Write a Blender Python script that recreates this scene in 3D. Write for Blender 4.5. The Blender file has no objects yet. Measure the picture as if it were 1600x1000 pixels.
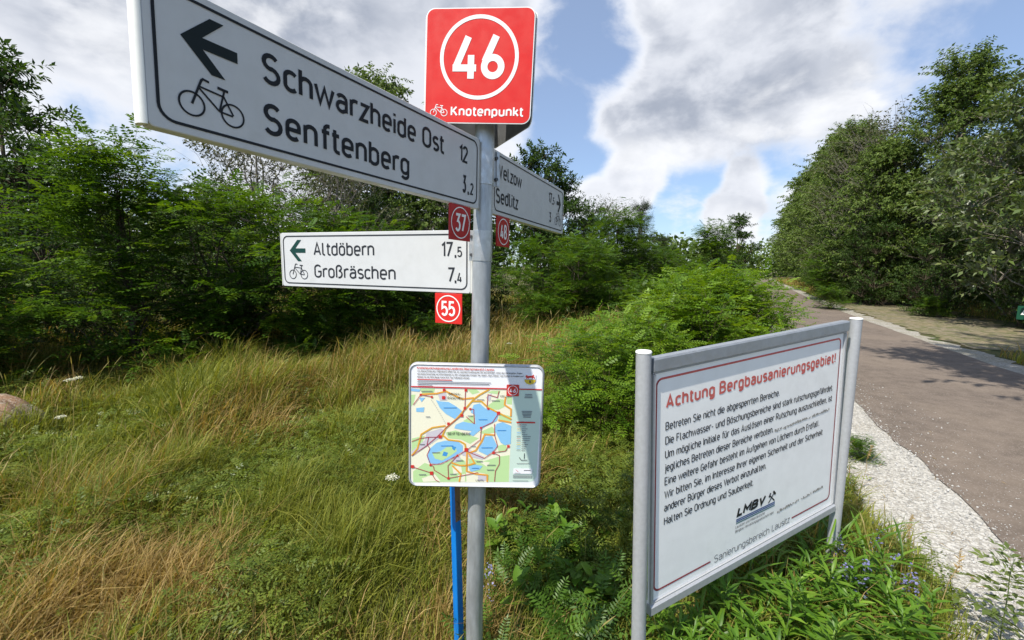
import bpy, math, random
import numpy as np
from mathutils import Vector, Matrix

# ------------------------------------------------------------------ camera, sky, sun, exposure
SC = bpy.context.scene
COL = SC.collection
R = math.radians
CAM_H = 1.65
PITCH, ROLL, FPX = R(7.133), R(0.409), 670.8          # focal length in pixels of a 1600 px wide frame

def cam_axes():
    f = np.array([0, math.cos(PITCH), -math.sin(PITCH)])
    u = np.array([0, math.sin(PITCH), math.cos(PITCH)])
    x = np.array([1., 0, 0])
    c, s = math.cos(ROLL), math.sin(ROLL)
    return c*x+s*u, -s*x+c*u, f

cx_, cu_, cf_ = cam_axes()
cam = bpy.data.cameras.new('camera')
cam.sensor_fit = 'HORIZONTAL'
cam.sensor_width = 36
cam.lens = 36*FPX/1600
cam.clip_start = 0.05
cam.clip_end = 3000
cam_o = bpy.data.objects.new('camera', cam)
COL.objects.link(cam_o)
m = Matrix.Identity(4)
for i in range(3):
    m[i][0], m[i][1], m[i][2] = cx_[i], cu_[i], -cf_[i]
m[2][3] = CAM_H
cam_o.matrix_world = m
SC.camera = cam_o

SUN_AZ, SUN_EL = 227.0, 55.0                          # clockwise from +Y
SUN_STRENGTH, SKY_STRENGTH = 4.8, 0.10
SC.view_settings.view_transform = 'Standard'
SC.view_settings.look = 'None'
SC.view_settings.gamma = 1
SC.view_settings.exposure = 0.40
sdir = Vector((math.sin(R(SUN_AZ))*math.cos(R(SUN_EL)), math.cos(R(SUN_AZ))*math.cos(R(SUN_EL)), math.sin(R(SUN_EL))))
sl = bpy.data.lights.new('sun', 'SUN')
sl.energy = SUN_STRENGTH
sl.angle = R(0.5)
sl.color = (1, 0.94, 0.83)
so = bpy.data.objects.new('sun', sl)
so.rotation_euler = sdir.to_track_quat('Z', 'Y').to_euler()
so.location = sdir*60
COL.objects.link(so)

world = bpy.data.worlds.new('World')
SC.world = world
world.use_nodes = True
NT = world.node_tree
NT.nodes.clear()

class G:
    """small helper to write node graphs as expressions"""
    def __init__(s, nt): s.nt = nt
    def n(s, t, **kw):
        nd = s.nt.nodes.new(t)
        for k, v in kw.items(): setattr(nd, k, v)
        return nd
    def put(s, sock, v):
        if v is None: return
        if isinstance(v, bpy.types.NodeSocket): s.nt.links.new(v, sock)
        else: sock.default_value = v
    def math(s, op, a, b=None, c=None, clamp=False):
        nd = s.n('ShaderNodeMath', operation=op, use_clamp=clamp)
        for i, v in enumerate((a, b, c)): s.put(nd.inputs[i], v)
        return nd.outputs[0]
    def vmath(s, op, a, b=None):
        nd = s.n('ShaderNodeVectorMath', operation=op)
        s.put(nd.inputs[0], a); s.put(nd.inputs[1], b)
        return nd.outputs[1] if op in ('DOT_PRODUCT', 'LENGTH') else nd.outputs[0]
    def maprange(s, v, a, b, c=0., d=1., smooth=True):
        nd = s.n('ShaderNodeMapRange')
        nd.interpolation_type = 'SMOOTHSTEP' if smooth else 'LINEAR'
        s.put(nd.inputs[0], v)
        for i, q in enumerate((a, b, c, d)): nd.inputs[1+i].default_value = q
        return nd.outputs[0]
    def noise(s, vec, scale, detail=4, rough=.5, dist=0., col=False):
        nd = s.n('ShaderNodeTexNoise')
        s.put(nd.inputs['Vector'], vec)
        nd.inputs['Scale'].default_value = scale
        nd.inputs['Detail'].default_value = detail
        nd.inputs['Roughness'].default_value = rough
        nd.inputs['Distortion'].default_value = dist
        return nd.outputs[1 if col else 0]
    def mix(s, f, a, b, blend='MIX'):
        nd = s.n('ShaderNodeMix', data_type='RGBA', blend_type=blend)
        s.put(nd.inputs[0], f)
        for i, v in ((6, a), (7, b)):
            s.put(nd.inputs[i], v if isinstance(v, bpy.types.NodeSocket) else tuple(v)+((1,) if len(v) == 3 else ()))
        return nd.outputs[2]

def pixdir(x, y):
    d = cf_ + cx_*(x-800)/FPX - cu_*(y-500)/FPX
    return d/np.linalg.norm(d)

def build_sky():
    g = G(NT)
    sky = g.n('ShaderNodeTexSky', sky_type='NISHITA')
    sky.sun_disc = False
    sky.sun_elevation = R(SUN_EL)
    sky.sun_rotation = R(SUN_AZ)
    sky.air_density, sky.dust_density, sky.ozone_density = 1.0, 0.6, 1.5
    tc = g.n('ShaderNodeTexCoord')
    d = tc.outputs['Generated']
    sep = g.n('ShaderNodeSeparateXYZ')
    g.put(sep.inputs[0], d)
    z = g.math('MAXIMUM', sep.outputs[2], 0.0)
    zz = g.math('ADD', z, 0.22)
    cmb = g.n('ShaderNodeCombineXYZ')
    g.put(cmb.inputs[0], g.math('DIVIDE', sep.outputs[0], zz))
    g.put(cmb.inputs[1], g.math('DIVIDE', sep.outputs[1], zz))
    cmb.inputs[2].default_value = 3.7
    uv = cmb.outputs[0]
    puff = g.vmath('ADD', g.vmath('MULTIPLY', d, (1., 1., 1.55)), (6.4, 2.9, 1.2))
    n1 = g.noise(puff, 4.2, 10, .57, .2)
    n2 = g.noise(g.vmath('ADD', uv, (7.1, 2.3, 1.0)), 0.9, 6, .52, .15)
    n3 = g.noise(g.vmath('ADD', g.vmath('MULTIPLY', d, (1., 1., 1.7)), (3.2, 1.7, 8.0)), 8.0, 9, .60, .15)   # cumulus near the horizon
    def blob(x, y, inner, outer):
        c = g.vmath('DOT_PRODUCT', d, tuple(pixdir(x, y)))
        return g.maprange(c, math.cos(R(outer)), math.cos(R(inner)))
    back = g.math('MULTIPLY', g.maprange(sep.outputs[1], -.15, .45, 1., 0.), -.42)   # the sky clears behind the viewer, round the sun
    bias = g.math('ADD', back, .16)
    acc = None
    for (x, y, a, b, w) in [(905, 95, 1, 9, -.17), (960, 50, 0, 6, -.10), (1560, 40, 2, 15, -.36), (880, 240, 1, 7, -.18), (1000, 250, 1, 7, -.14),
                            (1150, 262, 0, 8, -.12), (1080, 330, 0, 7, -.17), (1225, 225, 0, 5, -.14), (930, 260, 0, 4, -.12), (230, 250, 1, 9, -.14),
                            (1250, 130, 6, 26, .24), (1010, 150, 2, 12, .10), (350, 0, 10, 40, .22), (965, 300, 0, 5, .34), (1145, 330, 0, 4, .38), (1165, 280, 0, 3, .22), (905, 310, 0, 4, .30), (1010, 285, 0, 3, .22)]:
        t = g.math('MULTIPLY', blob(x, y, a, b), w)
        acc = t if acc is None else g.math('ADD', acc, t)
    low = g.maprange(z, .06, .30)                      # 0 low over the horizon, 1 high up
    base = g.n('ShaderNodeMix', data_type='FLOAT')
    g.put(base.inputs[0], low); g.put(base.inputs[2], n3); g.put(base.inputs[3], n1)
    lowblue = g.math('MULTIPLY', g.maprange(z, .16, .40, 1., 0.), -.15)
    dens = g.math('ADD', g.math('ADD', g.math('ADD', base.outputs[0], acc), bias), lowblue)
    mask = g.maprange(dens, .47, .72)
    thick = g.maprange(dens, .58, .88)
    grey = g.math('MULTIPLY', g.maprange(n2, .34, .60), g.math('MULTIPLY', thick, low))
    darkblob = g.math('MULTIPLY', blob(1230, 130, 2, 19), .80)
    n4 = g.noise(g.vmath('ADD', puff, (1.3, 5.2, 2.0)), 7.0, 8, .55, .2)     # billows inside the grey masses
    grey = g.math('MAXIMUM', grey, g.math('MULTIPLY', darkblob, g.maprange(n1, .30, .62)))
    grey = g.math('MULTIPLY', grey, g.maprange(n4, .36, .62, .30, 1.0))
    grey = g.math('ADD', grey, g.math('MULTIPLY', blob(420, 60, 4, 30), .24), clamp=True)
    cloud = g.mix(grey, (7.2, 7.4, 7.9), (3.15, 3.5, 4.25))
    edge = g.math('SUBTRACT', 1.0, g.maprange(dens, .55, .78))            # thin cloud rims let the sun through
    cloud = g.mix(g.math('MULTIPLY', g.math('MAXIMUM', edge, g.maprange(n1, .52, .70)), .55), cloud, (8.6, 8.65, 8.8))
    bluesky = g.mix(.28, g.mix(1.0, sky.outputs[0], (0.86, 1.04, 1.26), 'MULTIPLY'), (5.6, 6.4, 7.6))
    colr = g.mix(mask, bluesky, cloud)
    bg = g.n('ShaderNodeBackground')
    g.put(bg.inputs[0], colr)
    bg.inputs[1].default_value = SKY_STRENGTH
    out = g.n('ShaderNodeOutputWorld')
    NT.links.new(bg.outputs[0], out.inputs[0])
build_sky()

# ------------------------------------------------------------------ helpers
rnd = random.Random(4)
RNG = np.random.default_rng(11)

def tag(o, label=None, cat=None, group=None, kind=None):
    if label: o['label'] = label
    if cat: o['category'] = cat
    if group: o['group'] = group
    if kind: o['kind'] = kind
    return o

def empty(name, loc=(0, 0, 0), rz=0.):
    o = bpy.data.objects.new(name, None)
    o.empty_display_size = .1
    o.location = loc
    o.rotation_euler = (0, 0, rz)
    COL.objects.link(o)
    return o

def link_mesh(name, me, mats, parent=None):
    for mt in (mats if isinstance(mats, (list, tuple)) else [mats]): me.materials.append(mt)
    o = bpy.data.objects.new(name, me)
    COL.objects.link(o)
    if parent is not None: o.parent = parent
    return o

def copy_tree(o, parent=None):
    c = o.copy()
    COL.objects.link(c)
    if parent is not None: c.parent = parent
    for ch in o.children: copy_tree(ch, c)
    return c

def mesh_np(name, V, quads=None, tris=None, col=None, smooth=False):
    V = np.asarray(V, np.float32)
    me = bpy.data.meshes.new(name)
    me.vertices.add(len(V))
    me.vertices.foreach_set('co', V.ravel())
    nq = 0 if quads is None else len(quads)
    nt = 0 if tris is None else len(tris)
    idx = []
    if nq: idx.append(np.asarray(quads, np.int32).ravel())
    if nt: idx.append(np.asarray(tris, np.int32).ravel())
    idx = np.concatenate(idx)
    me.loops.add(len(idx))
    me.loops.foreach_set('vertex_index', idx)
    me.polygons.add(nq+nt)
    me.polygons.foreach_set('loop_start', np.concatenate([np.arange(nq)*4, nq*4+np.arange(nt)*3]).astype(np.int32))
    if smooth: me.polygons.foreach_set('use_smooth', np.ones(nq+nt, bool))
    me.update(calc_edges=True)
    if col is not None:
        a = me.color_attributes.new('Col', 'FLOAT_COLOR', 'POINT')
        c4 = np.ones((len(V), 4), np.float32)
        c4[:, :3] = col
        a.data.foreach_set('color', c4.ravel())
    return me

class MB:
    """collects verts and faces (with material index); built as ONE mesh"""
    def __init__(s): s.v = []; s.f = []; s.mi = []
    def face(s, pts, mi=0):
        k = len(s.v)
        s.v += [tuple(p) for p in pts]
        s.f.append(tuple(range(k, k+len(pts)))); s.mi.append(mi)
    def add(s, V, F, mi=0):
        k = len(s.v)
        s.v += [tuple(p) for p in V]
        for f in F: s.f.append(tuple(i+k for i in f)); s.mi.append(mi)
    def box(s, lo, hi, mi=0):
        x0, y0, z0 = lo; x1, y1, z1 = hi
        V = [(x0,y0,z0),(x1,y0,z0),(x1,y1,z0),(x0,y1,z0),(x0,y0,z1),(x1,y0,z1),(x1,y1,z1),(x0,y1,z1)]
        s.add(V, [(0,3,2,1),(4,5,6,7),(0,1,5,4),(1,2,6,5),(2,3,7,6),(3,0,4,7)], mi)
    def tube(s, path, radii, n=16, mi=0, caps=True):
        path = [Vector(p) for p in path]
        k0 = len(s.v)
        for i, p in enumerate(path):
            t = (path[min(i+1, len(path)-1)]-path[max(i-1, 0)]).normalized()
            ref = Vector((1, 0, 0)) if abs(t.x) < .8 else Vector((0, 1, 0))
            u = t.cross(ref).normalized(); w = t.cross(u)
            for j in range(n):
                a = 2*math.pi*j/n
                s.v.append(tuple(p+(u*math.cos(a)+w*math.sin(a))*radii[i]))
        for i in range(len(path)-1):
            for j in range(n):
                a, b = k0+i*n+j, k0+i*n+(j+1) % n
                s.f.append((a, b, b+n, a+n)); s.mi.append(mi)
        if caps:
            s.f.append(tuple(k0+j for j in range(n))[::-1]); s.mi.append(mi)
            e = k0+(len(path)-1)*n
            s.f.append(tuple(e+j for j in range(n))); s.mi.append(mi)
    def rrect(s, x0, z0, x1, z1, r, y0, y1, mi=0, seg=6, bevel=.0):
        """rounded rectangle plate in XZ between depths y0 (front) and y1"""
        o = rr_outline(x0, z0, x1, z1, r, seg)
        n = len(o); k = len(s.v)
        rings = [(y0, bevel), (y0+bevel, 0), (y1-bevel, 0), (y1, bevel)] if bevel else [(y0, 0), (y1, 0)]
        cx, cz = (x0+x1)/2, (z0+z1)/2
        for yy, ins in rings:
            for (x, z) in o:
                s.v.append((x-math.copysign(min(ins, abs(x-cx)), x-cx), yy, z-math.copysign(min(ins, abs(z-cz)), z-cz)))
        for q in range(len(rings)-1):
            for j in range(n):
                a, b = k+q*n+j, k+q*n+(j+1) % n
                s.f.append((a, a+n, b+n, b)); s.mi.append(mi)
        s.f.append(tuple(k+j for j in range(n))); s.mi.append(mi)
        e = k+(len(rings)-1)*n
        s.f.append(tuple(e+j for j in range(n))[::-1]); s.mi.append(mi)
    # flat print: shapes in the XZ plane at depth y
    def poly(s, pts, y, mi=0): s.face([(p[0], y, p[1]) for p in pts], mi)
    def ring(s, outer, inner, y, mi=0):
        n = len(outer); k = len(s.v)
        s.v += [(p[0], y, p[1]) for p in outer]+[(p[0], y, p[1]) for p in inner]
        for j in range(n):
            b = (j+1) % n
            s.f.append((k+j, k+b, k+n+b, k+n+j)); s.mi.append(mi)
    def circle_ring(s, cx, cz, r0, r1, y, mi=0, n=40):
        c = [(math.cos(2*math.pi*i/n), math.sin(2*math.pi*i/n)) for i in range(n)]
        s.ring([(cx+r1*a, cz+r1*b) for a, b in c], [(cx+r0*a, cz+r0*b) for a, b in c], y, mi)
    def disc(s, cx, cz, r, y, mi=0, n=28):
        s.poly([(cx+r*math.cos(2*math.pi*i/n), cz+r*math.sin(2*math.pi*i/n)) for i in range(n)], y, mi)
    def frame(s, x0, z0, x1, z1, r, w, y, mi=0):
        s.ring(rr_outline(x0, z0, x1, z1, r), rr_outline(x0+w, z0+w, x1-w, z1-w, max(r-w, .0005)), y, mi)
    def stroke(s, pts, w, y, mi=0):
        P = [Vector((p[0], p[1])) for p in pts]
        L = []; Rr = []
        for i, p in enumerate(P):
            d0 = (p-P[i-1]).normalized() if i > 0 else (P[1]-P[0]).normalized()
            d1 = (P[i+1]-p).normalized() if i < len(P)-1 else d0
            t = d0+d1
            t = t.normalized() if t.length > 1e-6 else d1
            nn = Vector((-t.y, t.x))
            k = 1/max(.5, nn.dot(Vector((-d1.y, d1.x))))
            L.append(p+nn*w/2*k); Rr.append(p-nn*w/2*k)
        for i in range(len(P)-1):
            s.poly([L[i], Rr[i], Rr[i+1], L[i+1]], y, mi)
    def text(s, body, x, z, cap, width, y, mi=0, bold=.14, slant=0., gap=.085):
        """a line of lettering: left edge x, baseline z, capital height, total width, stroke weight in capital heights"""
        w = bold
        adv = 0.; items = []
        for ch in body:
            if ch == ' ':
                adv += .34; continue
            P, x0, x1 = FONT[ch]
            if ch in 'tvwy' and items: adv -= .055
            items.append((P, adv-x0))
            adv += (x1-x0)+gap+(-.075 if ch in 'rft' else -.05 if ch in 'vwyTVLkz7cs1' else 0)+w
        tot = max(it[1]+max(p[0] for q in it[0] for p in q) for it in items)
        sx = (width-w*cap)/max(tot, .05) if tot > .02 else cap
        k = 0
        for P, ox in items:
            for q in P:
                pts = [(x+w*cap/2+(ox+p[0])*sx+slant*cap*p[1], z+(w/2+p[1]*(1-w))*cap) for p in q]
                s.stroke(pts, w*cap, y-k*2e-6, mi)
                k += 1
    def build(s, name, mats, parent=None, smooth=False):
        me = bpy.data.meshes.new(name)
        me.from_pydata(s.v, [], s.f)
        me.polygons.foreach_set('material_index', s.mi)
        if smooth:
            me.polygons.foreach_set('use_smooth', [True]*len(s.f))
            me.set_sharp_from_angle(angle=R(40))
        me.update()
        return link_mesh(name, me, mats, parent)

def rr_outline(x0, z0, x1, z1, r, seg=6):
    o = []
    for cx, cz, a0 in ((x1-r, z1-r, 0), (x0+r, z1-r, 90), (x0+r, z0+r, 180), (x1-r, z0+r, 270)):
        for i in range(seg+1):
            a = R(a0+90*i/seg)
            o.append((cx+r*math.cos(a), cz+r*math.sin(a)))
    return o

# ---- road-sign lettering: constant-width strokes, one entry per character
# point (x, y) or arc (cx, cy, rx, ry, from, to); x in units of the cap height, baseline 0, capital 1
def _font():
    X, b, r = .72, .40, .20
    bowl = [(r, X-r, r, r, 0, 180), (r, r, r, r, 180, 360), (b, X-r)]
    f = {
     'o': [bowl], 'a': [[(r, X-.2, .2, .2, 155, 0), (b, 0)], [(b, .42), (.19, .42), (.19, .21, .19, .21, 90, 270), (.24, 0), (b, .10)]],
     'b': [[(0, 1), (0, 0)], bowl], 'd': [[(b, 1), (b, 0)], bowl], 'p': [[(0, X), (0, -.27)], bowl], 'q': [[(b, X), (b, -.27)], bowl],
     'g': [bowl, [(b, X), (b, -.06), (r, -.07, r, .19, 0, -150)]], 'c': [[(r, X-r, r, r, 35, 180), (r, r, r, r, 180, 325)]],
     'e': [[(0, .36), (b, .36), (b, X-r), (r, X-r, r, r, 0, 180), (r, r, r, r, 180, 320)]],
     'f': [[(.32, 1), (.27, 1), (.27, .84, .15, .16, 90, 180), (.12, 0)], [(0, X), (.30, X)]],
     'h': [[(0, 1), (0, 0)], [(0, X-.24), (r, X-r, r, r, 170, 0), (b, 0)]], 'i': [[(0, X), (0, 0)], [(0, 1.0), (0, .87)]],
     'j': [[(.1, X), (.1, -.12), (-.02, -.12, .12, .15, 0, -80)], [(.1, 1.0), (.1, .87)]], 'k': [[(0, 1), (0, 0)], [(.36, X), (.02, .27)], [(.14, .40), (.40, 0)]],
     'l': [[(0, 1), (0, .13), (.13, .13, .13, .13, 180, 270), (.17, 0)]], 'm': [[(0, X), (0, 0)], [(0, X-.2), (.17, X-.17, .17, .17, 170, 0), (.34, 0)], [(.34, X-.2), (.51, X-.17, .17, .17, 170, 0), (.68, 0)]],
     'n': [[(0, X), (0, 0)], [(0, X-.24), (r, X-r, r, r, 170, 0), (b, 0)]], 'r': [[(0, X), (0, 0)], [(0, X-.24), (r, X-r, r, r, 170, 60)]],
     's': [[(.18, X-.18, .18, .18, 35, 255), (.18, .18, .185, .18, 75, -145)]], 't': [[(.11, .95), (.11, .14), (.25, .14, .14, .14, 180, 270), (.31, 0)], [(0, X), (.29, X)]],
     'u': [[(0, X), (0, r), (r, r, r, r, 180, 350)], [(b, X), (b, 0)]], 'v': [[(0, X), (.2, 0), (.4, X)]], 'w': [[(0, X), (.18, 0), (.36, X*.93), (.54, 0), (.72, X)]],
     'x': [[(0, X), (.38, 0)], [(.38, X), (0, 0)]], 'y': [[(0, X), (.21, .02)], [(.40, X), (.12, -.27)]], 'z': [[(0, X), (.36, X), (0, 0), (.37, 0)]],
     'ß': [[(0, 0), (0, .80), (.19, .80, .19, .20, 180, -50), (.22, .56)], [(.18, .56), (.19, .28, .23, .28, 90, -95), (.13, 0)]],
     'A': [[(0, 0), (.26, 1), (.52, 0)], [(.08, .28), (.44, .28)]], 'B': [[(0, 1), (.24, 1), (.24, .76, .22, .24, 90, -90), (0, .52)], [(.24, .52), (.24, .26, .26, .26, 90, -90), (0, 0), (0, 1)]],
     'C': [[(.24, .75, .24, .25, 30, 180), (.24, .25, .24, .25, 180, 330)]], 'D': [[(0, 0), (0, 1), (.20, 1), (.22, .72, .27, .28, 90, 0), (.22, .28, .27, .28, 0, -90), (0, 0)]],
     'E': [[(.42, 1), (0, 1), (0, 0), (.43, 0)], [(0, .52), (.36, .52)]], 'F': [[(.42, 1), (0, 1), (0, 0)], [(0, .50), (.36, .50)]],
     'G': [[(.24, .75, .24, .25, 30, 180), (.24, .25, .24, .25, 180, 360), (.48, .47), (.25, .47)]], 'H': [[(0, 1), (0, 0)], [(.48, 1), (.48, 0)], [(0, .52), (.48, .52)]],
     'I': [[(0, 1), (0, 0)]], 'K': [[(0, 1), (0, 0)], [(.46, 1), (.02, .40)], [(.15, .58), (.50, 0)]], 'L': [[(0, 1), (0, 0), (.40, 0)]],
     'M': [[(0, 0), (0, 1), (.29, .35), (.58, 1), (.58, 0)]], 'N': [[(0, 0), (0, 1), (.48, 0), (.48, 1)]], 'O': [[(.25, .75, .25, .25, 0, 180), (.25, .25, .25, .25, 180, 360), (.50, .75)]],
     'P': [[(0, 0), (0, 1), (.24, 1), (.24, .73, .24, .27, 90, -90), (0, .46)]], 'R': [[(0, 0), (0, 1), (.24, 1), (.24, .74, .24, .26, 90, -90), (0, .48)], [(.24, .48), (.50, 0)]],
     'S': [[(.23, .75, .22, .25, 35, 260), (.23, .25, .245, .27, 80, -150)]], 'T': [[(0, 1), (.50, 1)], [(.25, 1), (.25, 0)]], 'U': [[(0, 1), (0, .25), (.24, .25, .24, .25, 180, 360), (.48, 1)]],
     'V': [[(0, 1), (.25, 0), (.50, 1)]], 'W': [[(0, 1), (.20, 0), (.40, .92), (.60, 0), (.80, 1)]], 'Z': [[(0, 1), (.44, 1), (0, 0), (.45, 0)]],
     '0': [[(.23, .76, .23, .24, 0, 180), (.23, .24, .23, .24, 180, 360), (.46, .76)]], '1': [[(0, .80), (.20, 1), (.20, 0)]], '2': [[(.22, .76, .22, .24, 165, -40), (0, 0), (.46, 0)]],
     '3': [[(0, 1), (.42, 1), (.20, .60), (.22, .30, .24, .30, 95, -150)]], '4': [[(.24, 1), (.0, .20), (.48, .20)], [(.35, .55), (.35, 0)]], '5': [[(.42, 1), (.06, 1), (.03, .52), (.22, .31, .235, .31, 120, -145)]],
     '6': [[(.36, 1), (.05, .45), (.23, .25, .23, .25, 140, 500)]], '7': [[(0, 1), (.44, 1), (.12, 0)]], '8': [[(.23, .765, .20, .235, -90, 270)], [(.23, .265, .235, .265, 90, 450)]],
     '9': [[(.10, 0), (.41, .55), (.23, .75, .23, .25, -40, 320)]],
     ',': [[(.06, .08), (.0, -.13)]], '.': [[(0, .13), (0, 0)]], '-': [[(0, .36), (.26, .36)]], '!': [[(0, 1), (0, .28)], [(0, .13), (0, 0)]], '„': [[(.06, .1), (0, -.1)], [(.18, .1), (.12, -.1)]], '“': [[(.06, 1), (0, .82)], [(.18, 1), (.12, .82)]],
    }
    for k, base in (('ä', 'a'), ('ö', 'o'), ('ü', 'u')): f[k] = f[base]+[[(.10, .99), (.10, .86)], [(.30, .99), (.30, .86)]]
    for k, base in (('Ä', 'A'), ('Ö', 'O'), ('Ü', 'U')): f[k] = f[base]+[[(.14, 1.22), (.14, 1.10)], [(.36, 1.22), (.36, 1.10)]]
    out = {}
    for ch, paths in f.items():
        P = []
        for path in paths:
            q = []
            for e in path:
                if len(e) == 2: q.append(e)
                else:
                    cx, cy, rx, ry, a0, a1 = e
                    n = max(3, int(abs(a1-a0)/20))
                    for i in range(n+1):
                        a = R(a0+(a1-a0)*i/n)
                        q.append((cx+rx*math.cos(a), cy+ry*math.sin(a)))
            d = [q[0]]
            for p in q[1:]:
                if abs(p[0]-d[-1][0])+abs(p[1]-d[-1][1]) > .004: d.append(p)
            P.append(d)
        xs = [p[0] for q in P for p in q]
        out[ch] = (P, min(xs), max(xs))
    return out
FONT = _font()

# ------------------------------------------------------------------ materials
def srgb(r, g, b):
    f = lambda c: (c/255/12.92) if c/255 <= .04045 else ((c/255+.055)/1.055)**2.4
    return (f(r), f(g), f(b))

def mat(name, color, rough=.5, metal=0., vary=.0, vscale=30., bump=0., bscale=200., spec=.5, stretch=None, dirt=None, dscale=6.):
    m = bpy.data.materials.new(name)
    m.use_nodes = True
    g = G(m.node_tree)
    b = m.node_tree.nodes['Principled BSDF']
    tc = g.n('ShaderNodeTexCoord')
    vec = tc.outputs['Object']
    if stretch:
        vec = g.vmath('MULTIPLY', vec, stretch)
    c = tuple(color)
    if vary:
        n = g.noise(vec, vscale, 5, .6)
        c = g.mix(g.maprange(n, .3, .7), [x*(1-vary) for x in color], [min(1, x*(1+vary)) for x in color])
    if dirt:
        n = g.noise(vec, dscale, 6, .7)
        c = g.mix(g.math('MULTIPLY', g.maprange(n, .52, .75), dirt[3]), c, dirt[:3])
    g.put(b.inputs['Base Color'], c if isinstance(c, bpy.types.NodeSocket) else c+(1,))
    b.inputs['Roughness'].default_value = rough
    b.inputs['Metallic'].default_value = metal
    b.inputs['Specular IOR Level'].default_value = spec
    if vary:
        g.put(b.inputs['Roughness'], g.maprange(g.noise(vec, vscale*1.7, 4), .3, .7, max(0, rough-.08), min(1, rough+.1)))
    if bump:
        bn = g.n('ShaderNodeBump')
        bn.inputs['Strength'].default_value = bump
        bn.inputs['Distance'].default_value = .002
        g.put(bn.inputs['Height'], g.noise(vec, bscale, 4))
        g.put(b.inputs['Normal'], bn.outputs[0])
    return m

def leaf_mat(name, trans=.35, rough=.5, tint=(1.25, 1.25, .5), spec=.35, backpale=None):
    m = bpy.data.materials.new(name)
    m.use_nodes = True
    g = G(m.node_tree)
    b = m.node_tree.nodes['Principled BSDF']
    at = g.n('ShaderNodeAttribute', attribute_name='Col')
    c = at.outputs['Color']
    if backpale:
        ge = g.n('ShaderNodeNewGeometry')
        c = g.mix(ge.outputs['Backfacing'], c, backpale)
    g.put(b.inputs['Base Color'], c)
    b.inputs['Roughness'].default_value = rough
    b.inputs['Specular IOR Level'].default_value = spec
    tr = g.n('ShaderNodeBsdfTranslucent')
    g.put(tr.inputs[0], g.mix(1., at.outputs['Color'], tint, 'MULTIPLY'))
    mx = g.n('ShaderNodeMixShader')
    mx.inputs[0].default_value = trans
    m.node_tree.links.new(b.outputs[0], mx.inputs[1])
    m.node_tree.links.new(tr.outputs[0], mx.inputs[2])
    m.node_tree.links.new(mx.outputs[0], m.node_tree.nodes['Material Output'].inputs[0])
    return m

M = dict(
    white=mat('white_sheet', (.60, .61, .62), .38, vary=.03, vscale=14, spec=.4, dirt=(.42, .42, .38, .22), dscale=9),
    board=mat('board_white', srgb(243, 243, 241), .4, vary=.03, vscale=9, spec=.35, dirt=(.5, .5, .47, .18), dscale=5),
    cap_white=mat('white_plastic', srgb(238, 238, 232), .45, vary=.03, vscale=20),
    black=mat('black_print', srgb(24, 28, 34), .5, spec=.3),
    text_grey=mat('dark_grey_print', srgb(44, 46, 52), .5, spec=.3),
    pale_print=mat('worn_grey_print', srgb(92, 92, 96), .6, spec=.2),
    green_print=mat('dark_green_print', srgb(14, 62, 56), .5, spec=.3),
    green_black=mat('green_black_print', srgb(15, 28, 30), .5, spec=.3),
    red=mat('red_sheet', srgb(216, 46, 38), .4, vary=.03, vscale=12, spec=.35),
    red_tile=mat('red_tile', srgb(212, 44, 38), .42, vary=.03, vscale=25, spec=.35),
    red_tile_shade=mat('shaded_red_tile', srgb(178, 32, 32), .42, vary=.03, vscale=25, spec=.35),  # same plate red, shade put into the colour for the unlit plates
    white_print=mat('white_print', srgb(240, 240, 238), .45, spec=.3),
    faded_red=mat('faded_red_print', srgb(202, 102, 94), .55, vary=.12, vscale=40, spec=.2),
    dull_red=mat('dull_red_print', srgb(150, 62, 66), .55, vary=.12, vscale=40, spec=.2),
    galv=mat('galvanised_steel', (.47, .49, .51), .45, .55, vary=.22, vscale=22, bump=.06, bscale=90, stretch=(1, 1, .25), dirt=(.52, .54, .56, .35), dscale=14),
    clamp=mat('bright_steel', (.55, .55, .55), .38, .75, vary=.12, vscale=30),
    alu=mat('anodised_aluminium', (.46, .47, .49), .5, .35, vary=.05, vscale=60, bump=.03, bscale=400),
    rail=mat('grey_aluminium_rail', (.34, .37, .41), .45, .55, vary=.06, vscale=30),
    dark=mat('dark_steel', (.10, .10, .105), .5, .6, vary=.15, vscale=20),
    back=mat('sign_back_grey', (.30, .31, .32), .4, .7, vary=.1, vscale=12),
    blue=mat('blue_paint', srgb(12, 118, 200), .45, vary=.1, vscale=25, bump=.15, bscale=120, stretch=(1, 1, .2)),
    wood=mat('bare_wood', srgb(128, 100, 66), .7, vary=.25, vscale=40, bump=.2, bscale=80, stretch=(4, 4, .3)),
    scratch=mat('scratched_print', srgb(150, 147, 140), .7, vary=.35, vscale=90),
)

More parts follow.
